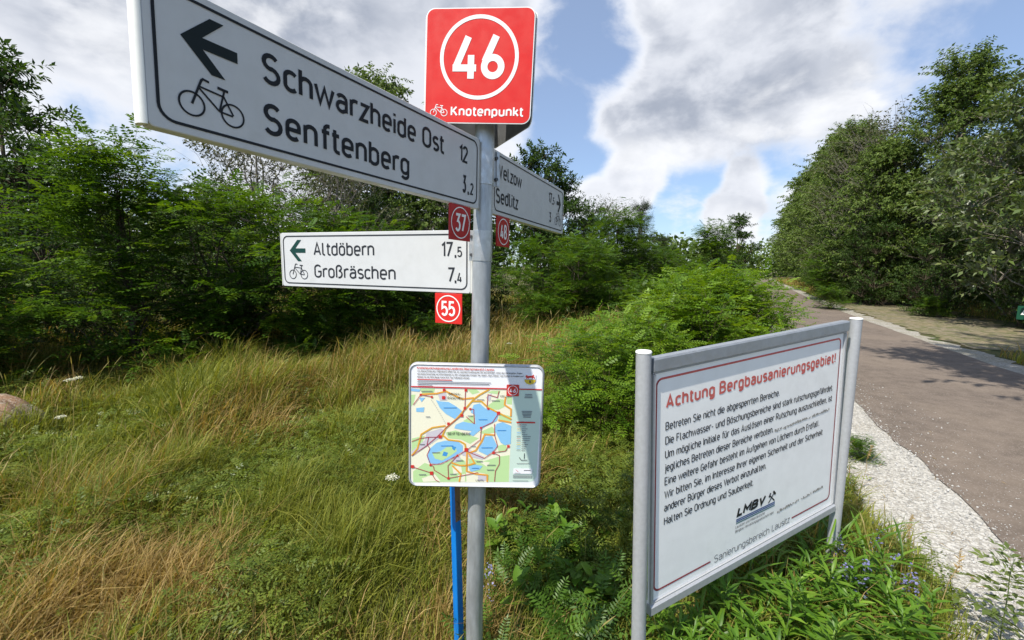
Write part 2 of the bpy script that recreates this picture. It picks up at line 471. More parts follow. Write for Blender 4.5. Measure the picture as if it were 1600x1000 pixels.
def ground_mat(name, stops, scale, rough=.95, bump=.4, bscale=30., bdist=.02, speck=None, patch=None):
    """stops: dark and light colour; speck: (colour, scale, threshold, amount); patch: (colour, scale, amount)"""
    m = bpy.data.materials.new(name)
    m.use_nodes = True
    g = G(m.node_tree)
    b = m.node_tree.nodes['Principled BSDF']
    tc = g.n('ShaderNodeTexCoord')
    v = tc.outputs['Object']
    n = g.noise(v, scale, 8, .65)
    c = g.mix(g.maprange(n, .3, .7), stops[0], stops[1])
    if patch:
        c = g.mix(g.math('MULTIPLY', g.maprange(g.noise(v, patch[1], 5, .6, .4), .42, .66), patch[2]), c, patch[0])
    if speck:
        vo = g.n('ShaderNodeTexVoronoi')
        g.put(vo.inputs['Vector'], v)
        vo.inputs['Scale'].default_value = speck[1]
        sepc = g.n('ShaderNodeSeparateColor')
        g.put(sepc.inputs[0], vo.outputs['Color'])
        c = g.mix(g.math('MULTIPLY', g.maprange(sepc.outputs[0], speck[2], min(1, speck[2]+.15)), speck[3]), c, speck[0])
    g.put(b.inputs['Base Color'], c)
    b.inputs['Roughness'].default_value = rough
    b.inputs['Specular IOR Level'].default_value = .25
    bn = g.n('ShaderNodeBump')
    bn.inputs['Strength'].default_value = bump
    bn.inputs['Distance'].default_value = bdist
    g.put(bn.inputs['Height'], g.noise(v, bscale, 8, .7))
    g.put(b.inputs['Normal'], bn.outputs[0])
    return m

# ------------------------------------------------------------------ ground, road, shoulders
RN = (math.cos(R(25)), -math.sin(R(25)))               # across the road, to its right
RIGHT = [(1.2, -8.2), (8.01, 6.56), (9.02, 8.78), (10.22, 11.3), (11.65, 14.38), (13.54, 18.11), (17.39, 25.53), (23.2, 36.2), (29., 47.), (36., 60.), (47., 80.), (64., 110), (90, 155)]
RIGHT = np.array(RIGHT)
RL = 2.82

def perp(x, y): return x*RN[0]+y*RN[1]

def vnoise(x, y, s, seed):
    """smooth 2-D value noise, vectorised"""
    x = np.asarray(x)*s; y = np.asarray(y)*s
    xi, yi = np.floor(x).astype(int), np.floor(y).astype(int)
    fx, fy = x-xi, y-yi
    fx = fx*fx*(3-2*fx); fy = fy*fy*(3-2*fy)
    def h(a, b):
        q = np.sin(a*127.1+b*311.7+seed*74.7)*43758.5453
        return q-np.floor(q)
    return (h(xi, yi)*(1-fx)+h(xi+1, yi)*fx)*(1-fy)+(h(xi, yi+1)*(1-fx)+h(xi+1, yi+1)*fx)*fy

def hgt(x, y):
    x = np.asarray(x, float); y = np.asarray(y, float)
    k = np.clip((.9-perp(x, y))/1.6, 0, 1)*np.clip(1.2-np.hypot(x, y)/40, 0, 1)
    dip = -.24*np.exp(-((x+.2)**2+(y-1.7)**2)/(2*.55**2))      # the ground sinks a little round the post
    return k*(.22*(vnoise(x, y, .45, 1)-.5)+.12*(vnoise(x, y, 1.3, 2)-.5))+dip

def grid_ground():
    xs = np.concatenate([np.linspace(-900, -22, 14)[:-1], np.arange(-22, 24, .4), np.linspace(24, 900, 14)])
    ys = np.concatenate([np.linspace(-900, -8, 12)[:-1], np.arange(-8, 30, .4), np.linspace(30, 1500, 16)])
    X, Y = np.meshgrid(xs, ys)
    Z = hgt(X, Y)
    V = np.stack([X, Y, Z], -1).reshape(-1, 3)
    nx = len(xs); i, j = np.meshgrid(np.arange(nx-1), np.arange(len(ys)-1))
    a = (j*nx+i).ravel()
    return mesh_np('ground', V, np.stack([a, a+1, a+1+nx, a+nx], -1), smooth=True)

earth = ground_mat('meadow_soil', ((.055, .055, .022), (.13, .105, .045)), 3., bump=.6, bscale=25, patch=((.05, .075, .02), .8, .8))
tag(link_mesh('ground', grid_ground(), earth), 'meadow soil under the grass', 'ground', kind='structure')

def offset_line(line, off):
    P = np.array(line, float)
    T = np.gradient(P, axis=0); T /= np.linalg.norm(T, axis=1)[:, None]
    N = np.stack([T[:, 1], -T[:, 0]], -1)               # to the right
    return P+N*off

def resample(P, step):
    P = np.array(P, float)
    d = np.concatenate([[0], np.cumsum(np.linalg.norm(np.diff(P, axis=0), axis=1))])
    t = np.arange(0, d[-1], step)
    # smooth by cubic-like averaging of linear resample
    Q = np.stack([np.interp(t, d, P[:, k]) for k in (0, 1)], -1)
    for _ in range(12):
        Q[1:-1] = (Q[:-2]+2*Q[1:-1]+Q[2:])/4
    return Q

RC = resample(RIGHT, .5)
RF = np.stack([np.interp(np.arange(0, len(RC)-1, .2), np.arange(len(RC)), RC[:, k]) for k in (0, 1)], -1)
def band(name, off0, off1, z, material, jit0=0., jit1=0., seed=3, n=5, trange=None):
    L = RF if trange is None else RF[trange[0]*5:trange[1]*5]
    A = offset_line(L, off0); B = offset_line(L, off1)
    T = np.gradient(L, axis=0); T /= np.linalg.norm(T, axis=1)[:, None]
    N = np.stack([T[:, 1], -T[:, 0]], -1)
    A = A+N*(jit0*(vnoise(A[:, 0], A[:, 1], 1.7, seed)+.6*vnoise(A[:, 0], A[:, 1], 5.1, seed+1)-.8))[:, None]
    B = B+N*(jit1*(vnoise(B[:, 0], B[:, 1], 1.7, seed+2)+.6*vnoise(B[:, 0], B[:, 1], 5.1, seed+3)-.8))[:, None]
    V = []
    for k in range(n+1):
        P = A+(B-A)*k/n
        V.append(np.concatenate([P, np.full((len(P), 1), z)], 1))
    V = np.concatenate(V); q = len(L)
    F = [(k*q+i, (k+1)*q+i, (k+1)*q+i+1, k*q+i+1) for k in range(n) for i in range(q-1)]
    return tag(link_mesh(name, mesh_np(name, V, F), material), kind='structure')

gravel_m = ground_mat('pale_gravel', ((.27, .255, .23), (.48, .46, .42)), 26., bump=.8, bscale=60, bdist=.012, speck=((.60, .585, .55), 75, .55, .7), patch=((.30, .26, .20), 1.3, .35))
asphalt = ground_mat('brown_asphalt', ((.112, .090, .074), (.170, .137, .113)), 5., bump=.5, bscale=150, bdist=.004, speck=((.26, .22, .19), 130, .80, .6), patch=((.205, .165, .130), .55, .5))
pave_m = ground_mat('grass_paver_stone', ((.12, .105, .07), (.26, .22, .155)), 9., bump=.9, bscale=16, bdist=.02, speck=((.10, .11, .04), 9, .55, .75), patch=((.24, .19, .10), .8, .5))
band('gravel_shoulder', -RL-.64, -RL+.30, .006, gravel_m, .32, 0, 3, 4)
edge_m = ground_mat('dusty_gravel', ((.19, .175, .145), (.36, .34, .30)), 20., bump=.7, bscale=50, bdist=.012, speck=((.44, .42, .38), 70, .6, .6), patch=((.20, .18, .11), 1.6, .6))
band('gravel_edge_strip', -.30, .46, .006, edge_m, 0, .4, 9, 4)
band('paved_strip', .52, 3.3, .012, pave_m, .25, .5, 14, 6, (38, 78))
band('road', -RL, 0, .016, asphalt, .07, .05, 21, 6)

# ------------------------------------------------------------------ sign post, arrow signs, number plates
POLE_BASE, POLE_TOP = Vector((-.158, 1.685, 0)), Vector((-.0985, 1.685, CAM_H+.86))
def pole_at(z): return POLE_BASE.lerp(POLE_TOP, z/POLE_TOP.z)

def sframe(name, pos, yaw, tilt, roll, w, h):
    """Empty at the lower left corner of a plate: local X along it, Z up, Y away from the viewer"""
    yaw, tilt, roll = R(yaw), R(tilt), R(roll)
    a = np.array([math.cos(yaw), math.sin(yaw), 0]); n = np.array([math.sin(yaw), -math.cos(yaw), 0]); b = np.array([0, 0, 1.])
    c, s = math.cos(tilt), math.sin(tilt); n, b = c*n+s*b, c*b-s*n
    c, s = math.cos(roll), math.sin(roll); a, b = c*a+s*b, c*b-s*a
    p = np.array(pos)+np.array([0, 0, CAM_H])-a*w/2-b*h/2
    mt = Matrix.Identity(4)
    for i in range(3):
        mt[i][0], mt[i][1], mt[i][2], mt[i][3] = a[i], -n[i], b[i], p[i]
    o = empty(name)
    o.matrix_world = mt
    return o

def bicycle(mb, x, z, s, y, mi=0, flip=False, lw=3.4):
    """bicycle symbol, x z of the front axle, s metres per millimetre of the symbol"""
    q = -1 if flip else 1
    P = lambda a, b: (x+q*(a-67)*s, z+(b-57)*s)
    for cx in (67, 137): mb.circle_ring(*P(cx, 57), (22-lw)*s, 22*s, y, mi)
    for L, w in (([(67, 57), (80.5, 94), (84, 103), (87, 106), (97, 104)], 4), ([(81, 91), (121, 87)], lw), ([(80, 88), (113, 58)], lw), ([(123, 98), (113, 58)], lw),
                 ([(113, 58), (137, 56)], lw), ([(121, 88), (138, 57)], lw), ([(111, 100), (130, 98.5)], 5)):
        L = L if not flip else L[::-1]
        mb.stroke([P(*p) for p in L], w*s, y, mi)

ARROW = [(.054, .168), (.103, .217), (.127, .217), (.089, .178), (.150, .178), (.150, .158), (.089, .158), (.126, .119), (.102, .119)]
def arrow_sign(name, fit, label, w, rows, arrow_x=None, flip=False, arrow_mat='green_black', print_mat='black', bold=.145, cap_side=None):
    root = sframe(name, *fit)
    tag(root, label, 'direction sign')
    b = MB()
    b.rrect(0, 0, w, .25, .010, 0, .03, bevel=.0015)
    b.build('panel', M['white'], root)
    e = MB()
    e.box((.02, .0305, .02), (w-.02, .034, .23))
    e.build('back_cover', M['back'], root)
    for xx in ((-.0005, w+.0005)):
        c = MB()
        n = 8
        o = [(xx+math.copysign(.011*math.sin(math.pi*i/n), xx-w/2), .0155-.0155*math.cos(math.pi*i/n)) for i in range(n+1)]
        if xx > w/2: o = o[::-1]
        k = len(c.v)
        for zz in (.002, .248): c.v += [(p[0], p[1], zz) for p in o]
        for i in range(n): c.f.append((k+i, k+i+n+1, k+i+n+2, k+i+1)); c.mi.append(0)
        c.f.append(tuple(range(k, k+n+1))); c.mi.append(0)
        c.f.append(tuple(range(k+2*n+1, k+n, -1))); c.mi.append(0)
        c.build('end_cap', M['cap_white'], root, True)
    t = MB()
    Y = -.0012
    t.frame(.013, .0135, w-.013, .2365, .028, .0052, Y, 0)
    for (body, x, z, cap, wd) in rows: t.text(body, x, z, cap, wd, Y, 0, bold)
    if not flip:
        t.poly(ARROW, Y, 1)
        bicycle(t, .067, .057, .001, Y, 0)
    else:
        dx = arrow_x
        t.poly([(dx-.054-(p[0]-.054)*.82, p[1]-.006) for p in ARROW][::-1], Y, 1)
        bicycle(t, dx-.069, .060, .00098, Y, 0, True)
    t.build('lettering', [M[print_mat], M[arrow_mat]], root)
    return root

LARGE = ((-.3679, 1.1949, .3452), 60.86, -.49, -1.29, 1.0, .25)
ALT = ((-.6335, 1.8916, .0196), -20.76, 0, -.49, 1.0, .25)
WEL = ((.1085, 2.1655, .3244), 66.14, 0, -.93, .9315, .25)
arrow_sign('arrow_sign', LARGE, 'large white arrow sign reading Schwarzheide Ost and Senftenberg, its face in shade', 1.0,
           [('Schwarzheide Ost', .198, .1445, .061, .598), ('Senftenberg', .198, .0435, .063, .432), ('12', .875, .1445, .057, .052), ('3', .896, .043, .061, .022), (',', .928, .043, .061, .007), ('2', .943, .043, .042, .021)])
arrow_sign('arrow_sign', ALT, 'sunlit white arrow sign reading Altdöbern and Großräschen, lowest on the post', 1.0,
           [('Altdöbern', .199, .1455, .061, .339), ('Großräschen', .199, .0445, .061, .447), ('17', .869, .1445, .060, .052), (',', .930, .1445, .060, .007), ('5', .942, .1445, .041, .021),
            ('7', .897, .043, .060, .032), (',', .930, .043, .060, .007), ('4', .941, .043, .041, .022)], arrow_mat='green_print', print_mat='text_grey', bold=.125)
arrow_sign('arrow_sign', WEL, 'white arrow sign reading Welzow and Sedlitz with arrow to the right, behind the post', .9315,
           [('Welzow', .030, .1475, .058, .264), ('Sedlitz', .029, .0465, .060, .228), ('17', .669, .1425, .056, .052), (',', .727, .1425, .056, .007), ('5', .739, .1425, .040, .025), ('3', .683, .043, .053, .031)],
           arrow_x=.936, flip=True)

def number_plate(fit_, u, v, size, body, material, label, ring=.0036, numw=.062):
    """small square plate hung under an arrow sign; u v its lower left corner in that sign's plane"""
    base = sframe('number_plate', *fit_)
    mw = base.matrix_world.copy()
    base.matrix_world = mw @ Matrix.Translation((u, -.004, v))
    tag(base, label, 'number plate')
    b = MB()
    b.rrect(0, 0, size, size, .002, 0, .006, bevel=.0006)
    b.build('plate', M[material], base)
    t = MB()
    c = size/2
    t.circle_ring(c, c, .0505, .0505+ring, -.001, 0)
    t.text(body, c-numw/2, c-.031, .062, numw, -.001, 0, .142)
    t.build('lettering', M['white_print'], base)
    h = MB()
    h.box((.03, .0065, size*.55), (size-.03, .0085, size+.003))
    h.build('bracket', M['back'], base)
number_plate(LARGE, .822, -.1235, .121, '37', 'red_tile_shade', 'shade-toned red plate numbered 37 in shade, hanging under the Senftenberg sign')
number_plate(WEL, .036, -.1245, .122, '48', 'red_tile_shade', 'shade-toned red plate numbered 48, hanging under the Sedlitz sign right of the post')
number_plate(ALT, .840, -.1265, .124, '55', 'red_tile', 'bright red sunlit plate numbered 55, hanging under the Großräschen sign', .0045, .064)

def build_post():
    root = empty('sign_post', POLE_BASE)
    tag(root, 'tall round galvanised steel post carrying the arrow signs', 'sign post')
    def loc(p): return Vector(p)-POLE_BASE
    b = MB()
    N = 12
    b.tube([loc(POLE_BASE.lerp(POLE_TOP, (i/N)*1.0)-Vector((0, 0, .5 if i == 0 else 0))) for i in range(N+1)], [.0362]*(N+1), 32)
    b.build('pole', M['galv'], root, True)
    k = MB()
    k.tube([loc(POLE_TOP), loc(POLE_TOP)+Vector((0, 0, .006))], [.0375, .034], 32)
    k.build('cap', M['dark'], root, True)
    for (za, zb, ang, ln) in ((CAM_H+.305, CAM_H+.435, 38, .036), (CAM_H+.02, CAM_H+.135, 172, .024)):
        c = MB()
        c.tube([loc(pole_at(za)), loc(pole_at(zb))], [.0388, .0388], 32)
        o = c.build('clamp', M['clamp'], root, True)
        p = loc(pole_at((za+zb)/2))
        f = MB()
        hz = (zb-za)/2
        f.box((.028, -.004, -hz), (.028+ln, .004, hz))
        f.box((.028+ln-.012, -.012, -hz), (.028+ln, -.004, hz))
        br = f.build('bracket', M['clamp'], o)
        br.location = p
        br.rotation_euler = (0, 0, R(ang))
        for dz in (-.6, .6):
            bo = MB()
            bo.tube([(.028+ln*.6, -.016, hz*dz), (.028+ln*.6, .010, hz*dz)], [.0065, .0065], 6)
            bo.build('bolt', M['dark'], br)
build_post()

def build_node_sign():
    """three red plates standing as a prism round the post's top"""
    w = h = .3825
    fr = sframe('node_sign', (-.1234, 1.600, .6929), -6.40, .38, -2.39, w, h)
    tag(fr, 'square red sign reading 46 Knotenpunkt at the top of the post', 'sign')
    ap = .118
    for k in range(3):
        par = fr
        ang = R(120*k)
        rot = Matrix.Translation((w/2, ap, 0)) @ Matrix.Rotation(ang, 4, 'Z') @ Matrix.Translation((-w/2, -ap, 0))
        b = MB()
        b.rrect(0, 0, w, h, .030, 0, .003, bevel=.0007)
        p = b.build('plate', M['white_print'], par)
        p.matrix_local = rot
        bk = MB()
        bk.rrect(.001, .001, w-.001, h-.001, .029, .0033, .0045)
        bk.build('back_face', M['back'], p)
        f = MB()
        f.poly(rr_outline(.0035, .0035, w-.0035, h-.0035, .027), -.0006, 0)
        f.build('red_face', M['red'], p)
        t = MB()
        Y = -.0014
        t.circle_ring(.192, .220, .1265, .1395, Y, 0, 64)
        # 4: slanted stroke, bar and stem
        t.stroke([(.153, .288), (.111, .190)], .024, Y, 0)
        t.stroke([(.099, .1855), (.183, .1855)], .023, Y-.0001, 0)
        t.stroke([(.164, .228), (.164, .150)], .023, Y-.0002, 0)
        # 6: bowl and slanted stroke
        t.circle_ring(.2415, .190, .0185, .0415, Y, 0, 40)
        t.stroke([(.251, .291), (.2135, .2065)], .0245, Y-.0001, 0)
        t.text('Knotenpunkt', .097, .0245, .034, .262, Y, 0, .17)
        bicycle(t, .0335, .0355, .00056, Y, 0, lw=3.8)
        t.build('lettering', M['white_print'], p)
    for zz in (.10, .28):
        s = MB()
        s.box((w/2-.035, .0048, zz), (w/2+.035, .07, zz+.02))
        s.build('bracket', M['dark'], fr)
build_node_sign()

# ------------------------------------------------------------------ map board
def build_map():
    W, H = .520, .4994
    root = sframe('map_board', (-.1379, 1.6, -.6203), 1.24, .06, -1.36, W, H)
    tag(root, 'small framed cycling map board with blue lakes, fixed on the post', 'map board')
    b = MB()
    b.rrect(.006, .006, W-.006, H-.006, .030, .004, .012, seg=8)
    b.build('panel', M['back'], root)
    f = MB()
    prof = [(0, .010), (.002, .003), (.006, 0), (.009, .002), (.011, .0065), (.011, .016), (0, .016)]
    outs = [[(x, y, z) for (x, z) in rr_outline(i, i, W-i, H-i, max(.034-i, .004), 8)] for i, y in prof]
    k = 0
    n = len(outs[0])
    for o in outs: f.v += o
    for q in range(len(outs)):
        q2 = (q+1) % len(outs)
        for j in range(n):
            j2 = (j+1) % n
            f.f.append((q*n+j, q*n+j2, q2*n+j2, q2*n+j)); f.mi.append(0)
    f.build('frame', M['alu'], root, True)
    pm = {k: mat('map_'+k, srgb(*c), .42, spec=.4) for k, c in dict(white=(240, 240, 244), cream=(240, 236, 212), green=(190, 222, 160), blue=(140, 196, 236), deep=(70, 150, 214), grey=(206, 200, 208),
          orange=(232, 164, 66), red=(206, 56, 52), wine=(178, 66, 84), mint=(204, 224, 212), ink=(52, 54, 60), softink=(120, 122, 128), gold=(214, 186, 60)).items()}
    keys = list(pm)
    I = {k: i for i, k in enumerate(keys)}
    t = MB()
    def P(c):
        cx, cy = c
        return (.010+(cx-95)*.566e-3, .406-(cy-243-(cx-95)*.027)*.585e-3)
    lay = lambda q: .0036-q*.0002
    inset = rr_outline(.0095, .0095, W-.0095, H-.0095, .026, 8)
    t.poly(inset, lay(0), I['white'])
    def poly(pts, q, k): t.poly([P(p) for p in pts][::-1], lay(q), I[k])
    def line(pts, w, q, k): t.stroke([P(p) for p in pts], w*.575e-3, lay(q), I[k])
    poly([(94, 256), (783, 268), (777, 912), (130, 912), (106, 898), (96, 872)], 1, 'cream')
    poly([(785, 268), (980, 273), (968, 872), (950, 902), (925, 912), (777, 912)], 1, 'mint')
    for g_ in ([(150, 258), (255, 258), (250, 288), (170, 292)], [(95, 300), (125, 300), (112, 360), (96, 380)], [(470, 262), (530, 262), (560, 285), (510, 300)], [(640, 275), (700, 275), (690, 300), (610, 290)],
               [(610, 380), (680, 330), (725, 335), (730, 385), (690, 405), (640, 400)], [(745, 320), (780, 320), (780, 370), (745, 365)], [(700, 430), (780, 450), (775, 485), (690, 470)], [(450, 480), (520, 440), (525, 500), (480, 500)],
               [(330, 560), (400, 545), (480, 575), (560, 600), (500, 640), (440, 610), (350, 600)], [(560, 560), (650, 520), (680, 560), (600, 575)], [(100, 600), (190, 580), (150, 690), (100, 715)], [(110, 830), (190, 770), (240, 790), (300, 785), (420, 730), (470, 760), (480, 905), (110, 908)],
               [(490, 740), (600, 760), (700, 730), (775, 720), (775, 910), (640, 910), (610, 850), (500, 830)], [(690, 655), (745, 640), (760, 690), (700, 705)]):
        poly(g_, 2, 'green')
    for g_ in ([(170, 880), (260, 850), (300, 900), (180, 905)], [(380, 800), (440, 790), (450, 840), (390, 850)], [(560, 760), (640, 770), (620, 800)], [(420, 860), (470, 850), (470, 905), (430, 905)], [(430, 500), (500, 520), (480, 535), (425, 525)]):
        poly(g_, 3, 'cream')
    for g_ in ([(200, 560), (300, 530), (330, 545), (300, 590), (200, 660), (100, 715), (100, 690), (190, 610)], [(270, 280), (330, 290), (340, 340), (290, 340)], [(430, 690), (500, 680), (600, 730), (590, 750), (450, 720)], [(560, 860), (620, 860), (615, 900), (560, 900)], [(600, 320), (640, 290), (630, 350)], [(380, 740), (430, 720), (440, 760), (390, 770)]):
        poly(g_, 4, 'grey')
    lakes = [[(262, 335), (290, 345), (350, 350), (400, 380), (440, 410), (430, 450), (400, 470), (365, 450), (330, 430), (290, 390)],
             [(520, 370), (560, 360), (600, 395), (650, 405), (690, 440), (680, 480), (640, 500), (600, 520), (560, 550), (520, 585), (490, 570), (510, 550), (440, 540), (390, 530), (400, 505), (450, 485), (500, 495), (535, 500), (530, 440), (500, 420)],
             [(680, 500), (720, 490), (780, 515), (780, 640), (740, 650), (710, 630), (690, 590), (665, 540)],
             [(600, 590), (650, 585), (670, 620), (690, 660), (660, 690), (620, 720), (560, 690), (565, 660), (590, 630)],
             [(225, 670), (270, 630), (330, 615), (420, 625), (450, 650), (450, 690), (400, 720), (340, 760), (270, 780), (220, 770), (205, 730)],
             [(490, 800), (540, 785), (590, 795), (570, 820), (510, 835)], [(150, 320), (190, 320), (165, 350)], [(130, 390), (185, 385), (180, 418), (130, 415)], [(96, 257), (160, 264), (150, 280), (96, 275)]]
    for L in lakes: poly(L, 5, 'blue')
    poly([(240, 700), (300, 690), (340, 660), (400, 660), (410, 690), (370, 720), (310, 755), (260, 740)], 6, 'green')
    poly([(320, 690), (350, 700), (340, 725), (310, 720)], 7, 'deep'); poly([(375, 655), (405, 660), (395, 685), (380, 675)], 7, 'deep')
    roads = [[(100, 718), (140, 670), (165, 570), (240, 525), (330, 512)], [(305, 590), (330, 530), (400, 470), (460, 400), (520, 330), (560, 300), (622, 266)], [(510, 345), (570, 345), (620, 390), (700, 430), (780, 470)],
             [(310, 575), (350, 610), (430, 620), (465, 640), (475, 690)], [(480, 690), (480, 830), (540, 850), (625, 860), (625, 908)], [(500, 700), (540, 685), (580, 620), (600, 572), (665, 578)], [(690, 475), (780, 492)],
             [(735, 315), (730, 370), (775, 400), (775, 450)], [(165, 297), (270, 292), (330, 277), (440, 330), (520, 322)], [(375, 770), (430, 790), (480, 790), (535, 775), (490, 700)], [(380, 790), (440, 850), (430, 905)]]
    for L in roads: line(L, 11, 8, 'orange')
    for L in roads[:4]: line(L, 3, 9, 'gold')
    red = [[(100, 620), (150, 600), (215, 590), (290, 590)], [(100, 720), (200, 650), (270, 590), (340, 520), (440, 440)], [(462, 265), (460, 390), (440, 440)], [(527, 500), (470, 450)], [(527, 500), (520, 400), (490, 395)],
           [(215, 590), (205, 640), (225, 670), (205, 715), (230, 780), (250, 795), (255, 820), (350, 880), (460, 860), (560, 840)], [(230, 780), (300, 778), (415, 720), (480, 680), (570, 610), (575, 525), (650, 490), (690, 430)],
           [(665, 500), (668, 580), (690, 655), (660, 700), (705, 722), (706, 780), (680, 830), (675, 905)], [(100, 795), (235, 840), (265, 890), (290, 905)], [(480, 690), (600, 740), (660, 700), (745, 690), (765, 655)], [(355, 880), (350, 790), (420, 715)],
           [(610, 395), (615, 300), (680, 320), (690, 275)], [(110, 368), (160, 300), (240, 315)]]
    for L in red: line(L, 4.5, 10, 'wine')
    for (x0, y0, s) in [(160, 300, 14), (235, 315, 14), (315, 320, 22), (318, 268, 18), (465, 270, 18), (460, 392, 18), (440, 442, 20), (350, 498, 18), (295, 588, 22), (573, 527, 14), (663, 702, 18), (475, 680, 26), (415, 720, 14), (230, 785, 14), (238, 842, 24), (355, 880, 16),
                        (106, 795, 22), (690, 427, 22), (765, 657, 18), (620, 397, 14), (497, 398, 14)]:
        poly([(x0-s/2, y0-s/2), (x0+s/2, y0-s/2), (x0+s/2, y0+s/2), (x0-s/2, y0+s/2)], 11, 'red')
    def txt(body, cx, cy, cap, wd, k, q=12, bold=.14):
        x, z = P((cx, cy))
        t.text(body, x, z, cap*.585e-3, wd*.566e-3, lay(q), I[k], bold)
    for a in (('GROSS-', 348, 302, 15, 84), ('RÄSCHEN', 342, 330, 17, 104), ('SENFTENBERG', 345, 575, 19, 155), ('WELZOW', 697, 318, 14, 78), ('LAUTA', 545, 902, 14, 54)): txt(*a, 'ink')
    for (x0, y0, wd) in [(165, 276, 75), (640, 342, 55), (540, 335, 50), (480, 445, 35), (195, 450, 30), (240, 698, 55), (505, 655, 35), (405, 755, 50), (620, 788, 60), (620, 822, 50), (150, 852, 50), (365, 850, 45), (155, 640, 35), (545, 762, 45)]:
        line([(x0, y0), (x0+wd, y0)], 5, 12, 'softink')
    for (x0, y0, wd) in [(315, 388, 90), (555, 470, 60), (685, 545, 60), (578, 665, 80), (300, 650, 85), (515, 808, 50)]: line([(x0, y0), (x0+wd, y0)], 4, 12, 'deep')
    for i in range(13): poly([(232+i*9-i*i*.1, 335+i*13), (236+i*9-i*i*.1, 335+i*13), (236+i*9-i*i*.1, 339+i*13), (232+i*9-i*i*.1, 339+i*13)], 12, 'softink')
    # heading
    txt('Knotenpunktwegweisung Landkreis Oberspreewald-Lausitz', 135, 126, 15, 518, 'red', 12, .17)
    for i, s_ in enumerate(('Am oberen Ende des Wegweisers sehen Sie, an welchem Knotenpunkt Sie sich befinden. Unter den Zielangaben finden',
                            'Sie kleine Einschübe mit Informationen zu den umliegenden Knoten. Sie radeln „nach Zahlen“ von Knoten zu Knoten und',
                            'können so mit Hilfe dieser Karte Ihre Tour individuell planen.')):
        txt(s_, 137, 145+i*19.5, 11, (706, 714, 352)[i], 'ink')
    line([(136, 196), (370, 203)], 6, 12, 'red')
    for i, e_ in enumerate((632, 622, 238)): line([(138, 211+i*11), (e_, 211+i*11+(e_-138)*.022)], 4.5, 12, 'softink')
    line([(94, 244), (982, 268)], 8, 12, 'red')
    # node square
    t.poly(rr_outline(.3755, .377, .4235, .4225, .003), lay(13), I['red'])
    t.circle_ring(.3995, .3995, .0172, .0192, lay(14), I['white'], 32)
    t.text('46', .3875, .391, .0165, .0245, lay(14), I['white'], .17)
    # county arms: silver over gold, a red beast above a dark mark
    x0, z0, aw, ah = .443, .424, .043, .041
    sh = lambda f0, f1: [(x0, z0+ah*f1), (x0, z0+ah*f0)]
    t.poly([(x0, z0+ah), (x0, z0+ah*.42), (x0+aw, z0+ah*.42), (x0+aw, z0+ah)], lay(12), I['white'])
    t.poly([(x0, z0+ah*.48), (x0+aw*.02, z0+ah*.30), (x0+aw*.2, z0+ah*.1), (x0+aw*.5, z0), (x0+aw*.8, z0+ah*.1), (x0+aw*.98, z0+ah*.30), (x0+aw, z0+ah*.48)], lay(13), I['gold'])
    t.stroke([(x0, z0+ah*.49), (x0+aw, z0+ah*.49)], .0012, lay(14), I['ink'])
    bx = [(.08, .70), (.10, .88), (.20, .92), (.28, .84), (.62, .86), (.82, .98), (.86, .94), (.80, .84), (.90, .74), (.92, .56), (.86, .56), (.82, .68), (.74, .66), (.76, .55), (.70, .55), (.64, .68), (.40, .66), (.38, .56), (.30, .56), (.30, .66), (.20, .55), (.14, .55), (.18, .68)]
    t.poly([(x0+aw*a, z0+ah*b_) for a, b_ in bx], lay(14), I['red'])
    t.poly([(x0+aw*a, z0+ah*b_) for a, b_ in [(.42, .40), (.58, .40), (.56, .26), (.60, .14), (.52, .20), (.46, .12), (.44, .26)]], lay(14), I['ink'])
    # legend
    for i in range(3): line([(868-i*2, 300+i*11), (915+i*2, 300+i*11)], 5, 12, 'softink')
    for i in range(5): line([(848+i*3, 415+i*10), (920-i*2, 416+i*10)], 5, 12, 'softink')
    line([(815, 490), (944, 493)], 10, 12, 'red')
    for i in range(14):
        yy = 508+i*13.6
        line([(820, yy), (848, yy)], (3, 2)[i % 2], 12, ('red', 'softink', 'orange', 'gold', 'deep', 'blue', 'ink')[i % 7])
        line([(855, yy), (855+rnd.uniform(20, 66), yy+1)], 3.5, 12, 'softink')
    line([(877, 705), (877, 745)], 4, 12, 'ink'); line([(842, 735), (858, 755), (898, 755)], 4, 12, 'ink'); line([(826, 778), (918, 778)], 3, 12, 'softink')
    poly([(805, 812), (938, 814), (936, 852), (803, 850)], 12, 'white')
    line([(822, 822), (840, 838)], 3, 13, 'red'); line([(815, 845), (855, 846)], 3, 13, 'softink'); line([(878, 828), (925, 828)], 5, 13, 'ink')
    for i in range(3): line([(803, 862+i*8), (936, 864+i*8)], 3.5, 12, 'softink')
    line([(803, 900), (910, 902)], 3, 12, 'softink')
    t.build('map_print', [pm[k] for k in keys], root)
    for zz in (.12, .36):
        s = MB()
        s.box((W/2-.04, .0165, zz), (W/2+.06, .036, zz+.03))
        s.build('bracket', M['dark'], root)
build_map()

